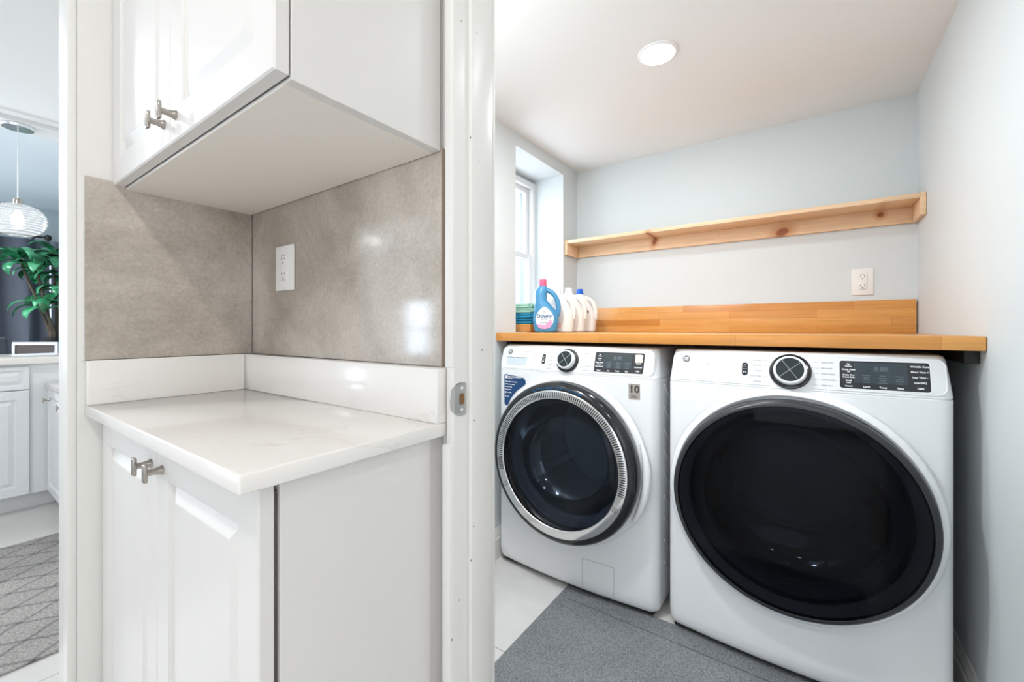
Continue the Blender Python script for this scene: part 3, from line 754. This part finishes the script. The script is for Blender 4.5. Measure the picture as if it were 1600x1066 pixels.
def cut_door_hole(body, r):
    c = nb(); lathe(c, [(0, .3), (r, .3), (r, -.55), (0, -.55)], (0, 0, DCZ), '-y', 64); boolean_cut(body, c)
def drum(root):
    b = nb(); lathe(b, [(.285, .006), (.285, -.02), (.262, -.05), (.262, -.48), (.24, -.50), (0, -.51)], (0, 0, DCZ), '-y', 64)
    for k in range(3):
        a = k*2*PI/3+.5; m_ = Matrix.Translation((0, 0, DCZ)) @ Matrix.Rotation(a, 4, 'Y')
        box(b, .225, .262, .08, .46, -.02, .02, .008, mtx=m_)
    d = obj('drum', b, 'drum', root, True)
    b = nb(); lathe(b, [(.285, -.004), (.270, .006), (.240, -.004), (.236, -.03), (.250, -.05), (.262, -.055)], (0, 0, DCZ), '-y', 64); obj('gasket_or_gap_shade', b, 'gasket', root, True)
M['gasket'] = mat('grey_gasket', (.14, .15, .17), .5)

# --- washer
WX = -.820
ws = thing('washing_machine', 'white front-load washer with chrome-ringed round door, left of the dryer', 'washing machine', (WX, 1.54, 0))
body = machine_body(ws); cut_door_hole(body, .285); side_ribs(body, 1); drum(ws)
fascia(ws, True)
b = nb(); lathe(b, [(.346, -.004), (.343, .003), (.336, .008), (.322, .009), (.312, .002), (.304, -.004)], (0, 0, DCZ), '-y', 96); obj('door_surround', b, 'appl', ws, True, (-.006, 0, 0))
b = nb(); lathe(b, [(.296, -.034), (.312, -.004), (.321, .018), (.323, .030), (.319, .043), (.309, .054), (.299, .059), (.291, .059), (.286, .050)], (0, 0, DCZ), '-y', 96)
dr = obj('door', b, 'blackgloss', ws, True, label='glossy black door ring')
dr.location = (-.002, -.018, 0)
b = nb(); lathe(b, [(.2925, .050), (.2915, .0605), (.2885, .0625), (.2600, .0625), (.2575, .060), (.2565, .050)], (0, 0, DCZ), '-y', 128)
for k in range(118):
    a = math.radians(-14+208*k/117)
    m_ = Matrix.Translation((0, 0, DCZ)) @ Matrix.Rotation(-a, 4, 'Y')
    box(b, .2630, .2860, -.0632, -.0620, -.0019, .0019, mtx=m_, mi=1)
for a in (-28, 206):
    for k in range(3):
        m_ = Matrix.Translation((0, 0, DCZ)) @ Matrix.Rotation(-math.radians(a+k*1.5), 4, 'Y'); box(b, .2630, .2860, -.0632, -.0620, -.0008, .0008, mtx=m_, mi=1)
cr = obj('chrome_ring', b, ['chrome', 'blackrim'], dr, True)
b = nb(); lathe(b, [(.2590, .048), (.250, .054), (.20, .062), (.12, .068), (.05, .070), (0, .0705)], (0, 0, DCZ), '-y', 96); obj('door_glass', b, 'smoke_w', dr, True)
b = nb(); lathe(b, [(.235, .02), (.215, -.02), (.19, -.075), (.15, -.10), (0, -.115)], (0, 0, DCZ), '-y', 64); obj('inner_bowl', b, 'globe', dr, True)
b = nb()                                                 # arched lettering on the black ring
s_ = 'ULTRAFRESH VENT SYSTEM'
for i, ch in enumerate(s_):
    a = math.radians(90+21-42*i/(len(s_)-1)); r = .3005
    mt = Matrix.Translation((r*math.cos(a), -.0602, DCZ+r*math.sin(a))) @ Matrix.Rotation(PI/2-a, 4, 'Y') @ Matrix.Rotation(PI/2, 4, 'X')
    if ch != ' ': text(b, ch, .0115, mt, 0, .0005, 'CENTER', .0003)
obj('arched_lettering', b, 'blue_ink', dr)
b = nb(); pts_ = [(.338*math.cos(t), -.013, DCZ+.338*math.sin(t)) for t in [math.radians(-32+52*k/20) for k in range(21)]]
tube(b, pts_, [.004+.012*math.sin(PI*k/20)**.6 for k in range(21)], 12); obj('door_handle', b, 'appl', ws, True)
# detergent drawer
lx0, lx1 = -HW+.030, -.155
b = nb(); strip(b, surf, -.2600, .9370, .116, .040, .014, .002, .0032, 14); dd = obj('detergent_drawer', b, 'recess', ws, True, label='grey recessed drawer pull')
b = nb(); strip(b, surf, -.2600, .9535, .116, .006, .002, .0030, .0065, 14); obj('drawer_lip', b, 'appl', dd, True)
b = nb()
for (x, z0_, z1_) in ((-.164, SEAM+.002, TOPZ-.014),):
    strip(b, surf, x, (z0_+z1_)/2, .0012, z1_-z0_, .0004, .002, .0026, 2)
obj('drawer_seam', b, 'grey_ink', dd)
pill(ws, -.114, .948); knob_dial(ws, .002, .946, .050)
cycle_marks(ws, .002, .944, .050, ['QUICK WASH', 'COLORS', 'WHITES', 'TOWELS', 'DELICATES'], ['NORMAL', 'BULKY ITEMS', 'SANITIZE', 'ACTIVEWEAR', 'RINSE SPIN'])
display(ws, .122, .314, .909, .985, ['My|Settings', 'Power|Clean', 'Delay Wash|Extend 3s', 'Wash Boost', 'Sound'], ['Soil', 'Temp', 'Spin'], ['Extra Rinse', 'Prewash', 'Steam', 'UltraFresh', 'Light'])
b = nb(); strip(b, surf, .294, .9645, .028, .030, .004, .0036, .0044, 5); ag = obj('energy_label', b, 'silver_sticker', ws, True)
b = nb(); prism(b, [(.285, .965), (.303, .965), (.294, .953)], lambda a, c, t: Vector((a, surf(a, c)-.0046-t, c)), 0, .0006); obj('energy_symbol', b, 'white_ink', ag)
b = nb(); ink(b, '4.8 cu.ft.', .006, -.205, .975, 0, .0026); obj('capacity_lettering', b, 'grey_ink', ws)
# stickers on the front
flat = lambda x, z: bow(x)
poly = [(-.325, .860), (-.325, .700), (-.320, .690), (-.310, .688), (-.302, .693), (-.290, .722), (-.272, .752), (-.250, .778), (-.222, .802), (-.208, .812), (-.200, .824), (-.202, .842), (-.212, .853), (-.225, .857), (-.315, .866), (-.322, .865)]
SZ = .004
b = nb(); prism(b, [(x, .866-(.866-z)*.80+SZ) for x, z in poly], lambda a, c, t: Vector((a, bow(a)-t, c)), .0003, .0012); st = obj('blue_sticker', b, 'blue_sticker', ws, label='navy feature sticker')
b = nb()
box(b, -.318, -.304, bow(-.311)-.0018, bow(-.311)-.0010, .847+SZ, .861+SZ)
for s, sz, x, z in (('SMARTER LAUNDRY', .0088, -.301, .853), ('SAVES TIME', .005, -.301, .844), ('Reduces odors automatically', .0062, -.319, .826), ('Antimicrobial protection', .0058, -.319, .811), ('Quick cycle ready', .0058, -.320, .796), ('Fresh overnight', .0058, -.320, .781), ('WiFi enabled', .0056, -.311, .764), ('App ready', .006, -.320, .742)):
    rz = math.atan(2*.024*x/HW**2); text(b, s, sz, face_mtx(x, bow(x)-.0022, .866-(.866-z)*.80+SZ, rz), 0, .0004, 'LEFT', .0002)
lathe(b, [(0, .0008), (.0045, .0008), (.0045, 0)], (-.317, bow(-.317)-.0012, .784+SZ), '-y', 16)
obj('sticker_lettering', b, 'white_ink', st)
b = nb(); strip(b, flat, .283, .842, .042, .058, .003, .0002, .0012, 4); st = obj('warranty_sticker', b, 'silver_sticker', ws, label='silver sticker reading 10')
b = nb(); text(b, '10', .039, face_mtx(.283, bow(.283)-.0016, .850, math.atan(2*.024*.283/HW**2)), 0, .0004, 'CENTER', .0011)
for k in range(3): strip(b, flat, .283, .829-.0045*k, .026, .0012, .0004, .0012, .0018, 3)
obj('sticker_lettering', b, 'dark_ink', st)
b = nb()                                                 # pump access flap outline
for (x0, x1, z0, z1) in ((.075, .205, .157, .1585), (.0745, .0757, .045, .1585), (.2045, .2057, .045, .1585)):
    strip(b, flat, (x0+x1)/2, (z0+z1)/2, x1-x0, z1-z0, .0003, .0001, .0006, 6)
obj('access_flap_seam', b, 'grey_ink', ws)
for sx in (-1, 1):
    for yy in (.09, DEP-.06):
        b = nb(); lathe(b, [(0, 0), (.02, 0), (.02, .012), (.01, .014), (.01, .025), (0, .025)], (sx*(HW-.06), yy, 0), 'z', 20); obj('foot', b, 'rubber', ws, True)
b = nb(); box(b, -HW+.02, HW-.02, .045, DEP-.02, .008, .0215); obj('base_frame', b, 'rubber', ws)

# --- dryer
DXC = -.052
dy = thing('clothes_dryer', 'white front-load dryer with large smoked black door, beside the right wall', 'dryer', (DXC, 1.54, 0))
body = machine_body(dy); cut_door_hole(body, .285); side_ribs(body, -1); drum(dy)
fascia(dy, False)
b = nb(); lathe(b, [(.352, -.004), (.349, .004), (.342, .010), (.334, .012), (.328, .006)], (0, 0, DCZ), '-y', 96); obj('door_surround', b, 'appl', dy, True)
b = nb(); lathe(b, [(.329, -.012), (.329, .030), (.325, .042), (.318, .047), (.312, .0475), (.308, .040)], (0, 0, DCZ), '-y', 96); dr = obj('door', b, 'blackrim', dy, True, label='charcoal door rim'); dr.scale = (1.008, 1, .982); dr.location = (0, 0, DCZ*.018-.001)
b = nb(); lathe(b, [(.3125, .040), (.3120, .0462), (.20, .0500), (.10, .0515), (0, .052)], (0, 0, DCZ), '-y', 96); obj('door_glass', b, 'smoke', dr, True)
b = nb(); lathe(b, [(.235, .02), (.215, -.02), (.19, -.055), (.15, -.07), (0, -.08)], (0, 0, DCZ), '-y', 64); obj('inner_bowl', b, 'globe', dr, True)
pill(dy, -.120, .948); knob_dial(dy, .003, .946, .055)
cycle_marks(dy, .003, .944, .055, ['MIXED LOADS', 'COTTONS', 'TOWELS', 'BULKY ITEMS', 'SANITIZE'], ['QUICK DRY', 'DELICATES', 'STEAM FRESH', 'NORMAL DRY', 'TIMED DRY'])
display(dy, .124, .317, .908, .985, ['My|Settings', 'Damp Alert|Off', 'Delay Dry|Reduce Static', 'Small|Load', 'Sound'], ['Level', 'Temp', 'Time'], ['Wrinkle Care', 'More Time +', 'Less Time -', 'smartHQ', 'Light'])
b = nb(); ink(b, '7.8 cu.ft.', .009, -.243, .958, 0, .0026); obj('capacity_lettering', b, 'grey_ink', dy)
for sx in (-1, 1):
    for yy in (.09, DEP-.06):
        b = nb(); lathe(b, [(0, 0), (.02, 0), (.02, .012), (.01, .014), (.01, .025), (0, .025)], (sx*(HW-.06), yy, 0), 'z', 20); obj('foot', b, 'rubber', dy, True)
b = nb(); box(b, -HW+.02, HW-.02, .045, DEP-.02, .008, .0215); obj('base_frame', b, 'rubber', dy)

# ---------------------------------------------------------------- rugs
r1 = nb(); box(r1, -.826, .20, .80, 1.585, .0005, .0065, .002); box(r1, -.78, .20, 1.492, 1.4945, .006, .0068, 0, 1)
tag(obj('floor_mat', r1, ['rug_l', 'blackrim'], None, True), 'grey speckled flat mat on the laundry floor in front of the machines', 'rug')
r2 = nb(); box(r2, -3.215, -2.045, -2.6, .43, .0005, .009, .003)
tag(obj('kitchen_rug', r2, 'rug_k', None, True), 'pale grey runner rug with diamond lines on the kitchen floor', 'rug')

# ---------------------------------------------------------------- lamps
def downlight(name, x, y, z, r, label, group=None):
    o = thing(name, label, 'ceiling light', (x, y, z), 0, group)
    b = nb(); lathe(b, [(r*1.18, 0), (r*1.17, -.004), (r*1.05, -.007), (r, -.006), (r*.98, -.002)], (0, 0, 0), 'z', 48); obj('trim_ring', b, 'win_frame', o, True)
    b = nb(); lathe(b, [(0, -.013), (r*.5, -.0115), (r*.85, -.0075), (r*.98, -.004), (r*.98, -.001), (0, -.001)], (0, 0, 0), 'z', 48); obj('diffuser', b, 'lamp_on', o, True)
downlight('ceiling_light_or_fill', *LAMP_L, .058, 'small round lit ceiling light above the dryer')
downlight('ceiling_light_or_fill', *LAMP_ADDED[0], ZC, .058, 'small round fill light added unseen in the ceiling in front of the washing machine')  # this and the next fixture are added to carry the laundry fill
downlight('ceiling_light_or_fill', *LAMP_ADDED[1], ZC, .058, 'small round fill light added unseen in the ceiling inside the laundry doorway')
for x, y in HALL_LAMP_AND_FILL: downlight('hall_downlight_or_fill', x, y, KC, .065, 'round hall downlight or unseen added fill light in the ceiling', 'kitchen downlights')  # one hall lamp, the other fixtures added for fill
# pendant
PX = -4.10; PY = at_x(28, PX)
pd = thing('pendant_lamp', 'clear ribbed glass pendant lamp hanging over the peninsula', 'pendant lamp', (PX, PY, KC-.036))
b = nb(); lathe(b, [(0, 0), (.072, 0), (.074, -.004), (.070, -.018), (.02, -.022), (0, -.022)], (0, 0, 0), 'z', 40); obj('canopy', b, 'silver', pd, True)
gz = zz(344, PX, PY)-(KC-.036)
b = nb(); tube(b, [(0, 0, -.02), (0, 0, gz+.13)], .0028, 8); obj('cord', b, 'label_white', pd)
b = nb(); lathe(b, [(0, .135), (.018, .135), (.021, .12), (.021, .098), (0, .098)], (0, 0, gz), 'z', 24); obj('socket_cap', b, 'nickel', pd, True)
b = nb(); prof = []
for i in range(61):
    t = PI*(.04+.92*i/60); rr = .128*math.sin(t)**.82*(1+.012*math.cos(26*t)); prof.append((rr, .102*math.cos(t)))
lathe(b, prof, (0, 0, gz), 'z', 48); obj('glass_shade', b, 'shade', pd, True)
b = nb(); lathe(b, [(0, .06), (.012, .06), (.02, .03), (.03, 0), (.028, -.02), (.015, -.035), (0, -.04)], (0, 0, gz), 'z', 24); obj('bulb', b, 'bulb', pd, True)

# ---------------------------------------------------------------- kitchen beyond the opening
PF = -3.77                                          # peninsula face
pc = thing('peninsula_cabinet', 'white peninsula base cabinet with drawer and raised-panel door across the kitchen', 'cabinet', (PF, -.6, 0))
b = nb(); box(b, PF-.58, PF, -1.9, YN-.002, .10, .868); box(b, PF-.55, PF-.075, -1.9, YN-.002, .0, .10, mi=0)
obj('carcass', rel(pc, b), 'cab_k', pc)
MR = Matrix.Rotation(PI/2, 4, 'Z')
def pdoor(nm, ya, yb, z0, z1, st=.05):
    D = Matrix.Translation(-Vector(pc.location)) @ Matrix.Translation((PF+.019, ya, z0)) @ MR
    return panel_door(nm, yb-ya, z1-z0, .019, D, 'cab_k', pc, st)
ye = at_x(46, PF+.019)
for i in range(4):
    y1_ = ye-i*.42; y0_ = y1_-.41
    zd0 = .715
    dw = pdoor('drawer', y0_, y1_, zd0+.006, .855, .02); dd_ = pdoor('door', y0_, y1_, .105, zd0)
    knob(dw, Vector((PF+.019, (y0_+y1_)/2, .78))-Vector(pc.location), (1, 0, 0)); knob(dd_, Vector((PF+.019, y0_+.03, .66))-Vector(pc.location), (1, 0, 0))
pt = nb(); box(pt, PF-.64, PF+.035, -1.93, YN-.002, .870, .905, .003)
tag(obj('countertop', pt, 'quartz', None, True), 'white quartz top on the kitchen peninsula', 'countertop')
# low desk-height cabinet running off the peninsula
LY = .440; LZ = .755
lc = thing('desk_cabinet', 'low white cabinet joined at a right angle to the peninsula', 'cabinet', (-2.9, .74, 0))
b = nb(); box(b, PF+.021, -1.64, LY+.03, YN-.002, .10, LZ-.032); box(b, PF+.021, -1.64, LY+.08, YN-.002, 0, .10); obj('carcass', rel(lc, b), 'cab_k', lc)
for i in range(5):
    x0_ = PF+.024+i*.42
    D = Matrix.Translation(-Vector(lc.location)) @ TR(x0_, LY+.011, .105); d_ = panel_door('door', .41, LZ-.036-.105, .019, D, 'cab_k', lc, .045)
    knob(d_, Vector((x0_+.06, LY+.011, .655))-Vector(lc.location), (0, -1, 0))
b = nb(); box(b, PF+.021, -1.63, LY, YN-.002, LZ-.031, LZ, .002)
tag(obj('countertop', b, 'quartz', None, True), 'white low quartz top between the peninsula and the nook wall', 'countertop')

# curtains and rod on the far wall
def curtain(y0, y1, z0, z1, label, x=-6.78, waves=9):
    b = nb(); n = waves*10; rows = 14; G = []
    for j in range(rows+1):
        row = []; f = j/rows
        for i in range(n+1):
            t = i/n; yy = y0+(y1-y0)*t; ph = 2*PI*waves*t+.5*math.sin(5*f+t*9)
            row.append((x+(.028+.012*f)*math.sin(ph)+.01*math.sin(ph*.37+2), yy+.008*math.sin(3*f+ph), z1+(z0-z1)*f))
        G.append(row)
    for off in (0, .004):
        V_ = [[b.verts.new((p[0]+off, p[1], p[2])) for p in r] for r in G]
        for r0, r1 in zip(V_, V_[1:]):
            for i in range(n): b.faces.new((r0[i], r0[i+1], r1[i+1], r1[i]))
        if off: 
            pass
    o = obj('curtain', b, 'curtain', None, True); tag(o, label, 'curtain', 'living room curtains'); return o
curtain(-1.15, at_x(77, -6.78), .02, 2.028, 'wide dark grey curtain at the left behind the potted plant')
curtain(at_x(84, -6.78), 1.3, .02, 2.028, 'narrow dark curtain edge right of the plant, against the wall post', waves=2)
cr_ = thing('curtain_rod', 'black curtain rod above the grey curtains', 'curtain rod', (-6.77, 0, 2.065))
b = nb(); tube(b, [(0, -1.25, 0), (0, .80, 0)], .011, 12); obj('rod', b, 'black_metal', cr_, True)
b = nb(); lathe(b, [(0, -.035), (.018, -.03), (.030, -.005), (.026, .02), (.008, .032), (0, .033)], (0, .82, 0), 'z', 20); obj('finial', b, 'black_metal', cr_, True)
for yy in (-1.1, .72):
    b = nb(); box(b, -.14, .005, yy-.006, yy+.006, -.02, -.008); box(b, -.14, -.132, yy-.015, yy+.015, -.04, .03); obj('bracket', b, 'black_metal', cr_)

# side table / console with silver edges
cn = thing('console_table', 'dark side table with silver edges under the potted plant', 'side table', (-6.32, .80, 0), math.radians(38))
b = nb(); box(b, -.20, .20, -.16, .16, .06, .915); obj('box_body', b, 'console_wood', cn)
b = nb()
for (x, y) in ((-.2, -.16), (.2, -.16), (-.2, .16), (.2, .16)): box(b, x-.012, x+.012, y-.012, y+.012, 0, .93)
box(b, -.212, .212, -.172, .172, .915, .945, .003); obj('silver_frame', b, 'silver', cn)
b = nb(); box(b, -.185, .185, -.1635, -.16, .56, .90, .001); obj('drawer_front', b, 'console_wood', cn)

# potted plant on the table
pp = thing('potted_plant', 'tall broad-leaved green plant in a dark pot on the side table', 'plant', (-6.32, .80, .945))
b = nb(); lathe(b, [(0, 0), (.055, 0), (.065, .01), (.07, .045), (.062, .045), (.06, .04), (0, .038)], (0, 0, 0), 'z', 32); obj('pot', b, 'rubber', pp, True)
rng = random.Random(4)
heads = [((0, .01, .03), (-.02, .02, .92)), ((.02, -.02, .03), (.04, -.10, .74)), ((-.02, .03, .03), (.02, .10, .66)), ((.03, .0, .03), (.10, -.06, .40)), ((.0, -.02, .03), (.05, -.22, .84)), ((.0, .02, .03), (-.05, .07, .50))]
b = nb()
for p0, p1 in heads:
    p0, p1 = Vector(p0), Vector(p1); pts_ = [p0.lerp(p1, t)+Vector((.015*math.sin(5*t), .012*math.sin(4*t+1), 0)) for t in [i/10 for i in range(11)]]
    tube(b, pts_, [.013-.004*i/10 for i in range(11)], 10)
obj('trunk', b, 'trunk', pp, True)
def leaf(bm, base, az, ln, wd, lift, droop):
    n = 12; d = Vector((math.cos(az), math.sin(az), 0)); side = Vector((-math.sin(az), math.cos(az), 0)); p = Vector(base); rows = []
    th = lift
    for i in range(n+1):
        t = i/n; wv = wd*math.sin(PI*min(1, t*.93+.06))**.75*(1-.25*t)
        tang = d*math.cos(th)+Vector((0, 0, 1))*math.sin(th); nrm = side.cross(tang)
        fold = .25*wv
        rows.append([bm.verts.new(p+side*s*wv-nrm*(-abs(s))*fold) for s in (-1, -.5, 0, .5, 1)])
        p = p+tang*(ln/n); th -= droop/n*(.6+1.2*t)
    for A, B in zip(rows, rows[1:]):
        for k in range(4): bm.faces.new((A[k], A[k+1], B[k+1], B[k]))
for hi, (p0, p1) in enumerate(heads):
    nl = 12
    for k in range(nl):
        bl = nb(); az = 2*PI*k/nl+rng.uniform(-.25, .25); leaf(bl, Vector(p1)+Vector((0, 0, rng.uniform(-.08, .02))), az, rng.uniform(.24, .36), rng.uniform(.046, .066), rng.uniform(.35, 1.15), rng.uniform(2.0, 3.0))
        obj('leaf', bl, 'leaf', pp, True)

# dining chair behind the peninsula
ch = thing('dining_chair', 'dark grey upholstered chair showing its back above the peninsula', 'chair', (-5.15, at_x(12, -5.15)-.23, 0), PI/2)
b = nb(); box(b, -.23, .23, -.02, .05, .46, zz(527, -5.15, .40)-0, .025, seg=4); obj('backrest', b, 'chair', ch, True)
b = nb(); box(b, -.23, .23, -.45, -.01, .40, .48, .025, seg=4); obj('seat', b, 'chair', ch, True)
for x in (-.2, .2):
    for y in (-.42, .02):
        b = nb(); tube(b, [(x, y, .41), (x*1.05, y, 0)], [.018, .012], 10); obj('leg', b, 'console_wood', ch, True)

# ---------------------------------------------------------------- bottles and towels by the laundry window
def loft(bm, secs, n=32, mi=0):
    rings = []
    for (z, cx, rx, ry, e) in secs:
        ring = []
        for k in range(n):
            t = 2*PI*k/n; c, s = math.cos(t), math.sin(t)
            ring.append(bm.verts.new((cx+rx*math.copysign(abs(c)**(2/e), c), ry*math.copysign(abs(s)**(2/e), s), z)))
        rings.append(ring)
    for A, B in zip(rings, rings[1:]):
        for k in range(n): bm.faces.new((A[k], A[(k+1) % n], B[(k+1) % n], B[k])).material_index = mi
    bm.faces.new(rings[0][::-1]); bm.faces.new(rings[-1])
def bez(P, n=14):
    out = []
    for i in range(n+1):
        t = i/n; a, b_, c, d = [Vector(p) for p in P]; out.append(a*(1-t)**3+b_*3*t*(1-t)**2+c*3*t*t*(1-t)+d*t**3)
    return out
YBt = 1.86; XBt = at_y(853, YBt)
sb = thing('fabric_softener_bottle', 'blue handled softener bottle with pink cap on the worktop', 'bottle', (XBt, YBt, KT+.0005), math.radians(20))
b = nb(); loft(b, [(0, 0, .046, .032, 3), (.007, 0, .057, .040, 3), (.03, 0, .064, .042, 2.8), (.06, 0, .0675, .042, 2.6), (.10, -.001, .063, .041, 2.4), (.135, -.014, .045, .038, 2.3), (.165, -.025, .031, .033, 2.2), (.190, -.026, .031, .031, 2.2), (.212, -.023, .034, .029, 2.1), (.226, -.019, .028, .024, 2), (.234, -.016, .021, .020, 2), (.240, -.016, .020, .019, 2)])
bb_ = obj('bottle_body', b, 'blue_bottle', sb, True)
b = nb(); tube(b, bez([(-.008, 0, .217), (.040, 0, .219), (.084, 0, .150), (.056, 0, .080)]), [.0125]*15, 14); obj('handle', b, 'blue_bottle', sb, True)
b = nb(); lathe(b, [(0, 0), (.0205, 0), (.0205, .003), (.0185, .005), (.0185, .031), (.017, .033), (0, .033)], (-.016, 0, .238), 'z', 32); obj('cap', b, 'cap_pink', sb, True)
def bottle_y(x, z): # front of the body, approx
    return -.0425*math.sqrt(max(.12, 1-min(.88, (abs(x)/.070)**2.4)))
def lab(poly, off, m, parent, nm):
    bm = nb(); c = (sum(p[0] for p in poly)/len(poly), sum(p[1] for p in poly)/len(poly)); K = 6
    rings = [[bm.verts.new((c[0]+(x-c[0])*f, bottle_y(c[0]+(x-c[0])*f, 0)-off, c[1]+(z-c[1])*f)) for x, z in poly] for f in [i/K for i in range(1, K+1)]]
    for A, B in zip(rings, rings[1:]):
        for k in range(len(poly)): bm.faces.new((A[k], A[(k+1) % len(poly)], B[(k+1) % len(poly)], B[k]))
    bm.faces.new(rings[0]); return obj(nm, bm, m, parent, True)
drop = [(.047*math.sin(t)*(1 if math.cos(t) > 0 else 1-.42*math.cos(t)**2), .068-(.050 if math.cos(t) > 0 else .060)*math.cos(t)) for t in [2*PI*k/40 for k in range(40)]]
lb = lab(drop, .0012, 'label_white', sb, 'label')
lab([(x*.93, z) for x, z in [(-.043, .040), (-.030, .022), (-.010, .0175), (.012, .018), (.032, .025), (.044, .045), (.040, .058), (.030, .062), (.018, .050), (.004, .036), (-.012, .032), (-.028, .036)]], .0022, 'label_pink', lb, 'label_band')
b = nb(); text(b, 'Downy', .026, face_mtx(0, -.0455, .082), 0, .0006, 'CENTER', .0004); text(b, 'ULTRA', .009, face_mtx(0, -.0455, .067), 0, .0005)
text(b, 'Free', .009, face_mtx(0, -.0455, .103), 0, .0005); text(b, 'April Fresh', .008, face_mtx(-.004, -.0455, .048), 0, .0005)
obj('label_lettering', b, 'blue_ink', lb)
def jug(u, Y, label, cap, capx=-.022, logo=False, h=1.0, red=False):
    X = at_y(u, Y); o = thing('detergent_jug', label, 'bottle', (X, Y, KT+.0005), math.radians(14), 'white detergent jugs')
    b = nb(); loft(b, [(z*h, c, rx, ry, e) for z, c, rx, ry, e in [(0, 0, .058, .038, 3), (.006, 0, .066, .045, 3), (.06, 0, .070, .047, 2.8), (.11, -.002, .066, .045, 2.6), (.15, -.010, .052, .040, 2.4), (.185, -.018, .038, .033, 2.2), (.205, -.021, .026, .025, 2), (.215, -.022, .020, .020, 2)]])
    obj('jug_body', b, 'white_bottle', o, True)
    b = nb(); tube(b, bez([(-.008, 0, .192*h), (.048, 0, .196*h), (.076, 0, .145*h), (.064, 0, .07*h)]), [.013]*15, 12); obj('handle', b, 'white_bottle', o, True)
    b = nb(); lathe(b, [(0, 0), (.023, 0), (.023, .006), (.0195, .008), (.0185, .030), (0, .030)], (capx, 0, .212*h), 'z', 28); obj('cap', b, cap, o, True)
    if logo:
        b = nb(); lathe(b, [(0, .0005), (.008, .0005), (.008, 0)], (.030, -.0465, .112), '-y', 16); box(b, .016, .030, -.0478, -.047, .125, .128); obj('label_mark', b, 'dark_ink', o)
    if red:
        b = nb(); box(b, -.050, .010, -.0485, -.046, .022, .052, .001); obj('label_mark', b, 'label_red', o)
jug(877, 1.975, 'white handled jug with a clear cap directly beside the blue bottle', 'cap_clear', h=.98, red=True)
jug(895, 2.075, 'white handled jug in the middle of the row, cap whitish', 'cap_clear', h=1.0)
jug(912, 2.180, 'white handled jug with a bright blue cap nearest the back wall', 'cap_blue', h=1.0, logo=True)
# wood block and towels in the recess
bk = nb(); box(bk, -1.365, -1.185, 1.84, 1.99, RZ0+.0065, RZ0+.0465, .003)
YT = 1.93
def towel(name, z, h, m, label, dx=0, rot=0, w_=.165, d_=.13):
    b = nb(); n = 4
    for k in range(2):
        hh_ = h/2; zz0 = z+k*hh_
        box(b, -w_/2+.006*k, w_/2-.004*k, -d_/2+.006*k, d_/2-.006*k, 0+k*hh_, (k+1)*hh_-.001, hh_*.42, seg=3)
    tube(b, [(w_/2-.004, -d_/2+.02, h/2), (w_/2-.001, 0, h/2), (w_/2-.004, d_/2-.02, h/2)], h*.40, 10)
    o = obj(name, b, m, None, True, (-1.275+dx, YT-.01, z), rot); tag(o, label, 'towel', 'folded towels'); return o
obj_bk = obj('wood_block', bk, 'tray', None, True); tag(obj_bk, 'orange wood block in the window recess under the folded towels', 'wood block')
z_ = RZ0+.047
towel('folded_towel', z_, .032, 'towel_blue', 'folded teal blue towel, bottom of the stack on the wood block', 0, .04)
towel('folded_towel', z_+.0325, .028, 'towel_blue', 'folded dark blue towel in the middle of the stack', .005, -.06, .16)
towel('folded_towel', z_+.061, .026, 'towel_green', 'folded mint green towel on top of the blue towels', .0, .05, .15)
towel('folded_towel', z_+.0875, .024, 'towel_green', 'pale green folded cloth topmost in the stack', .006, -.04, .13, .12)
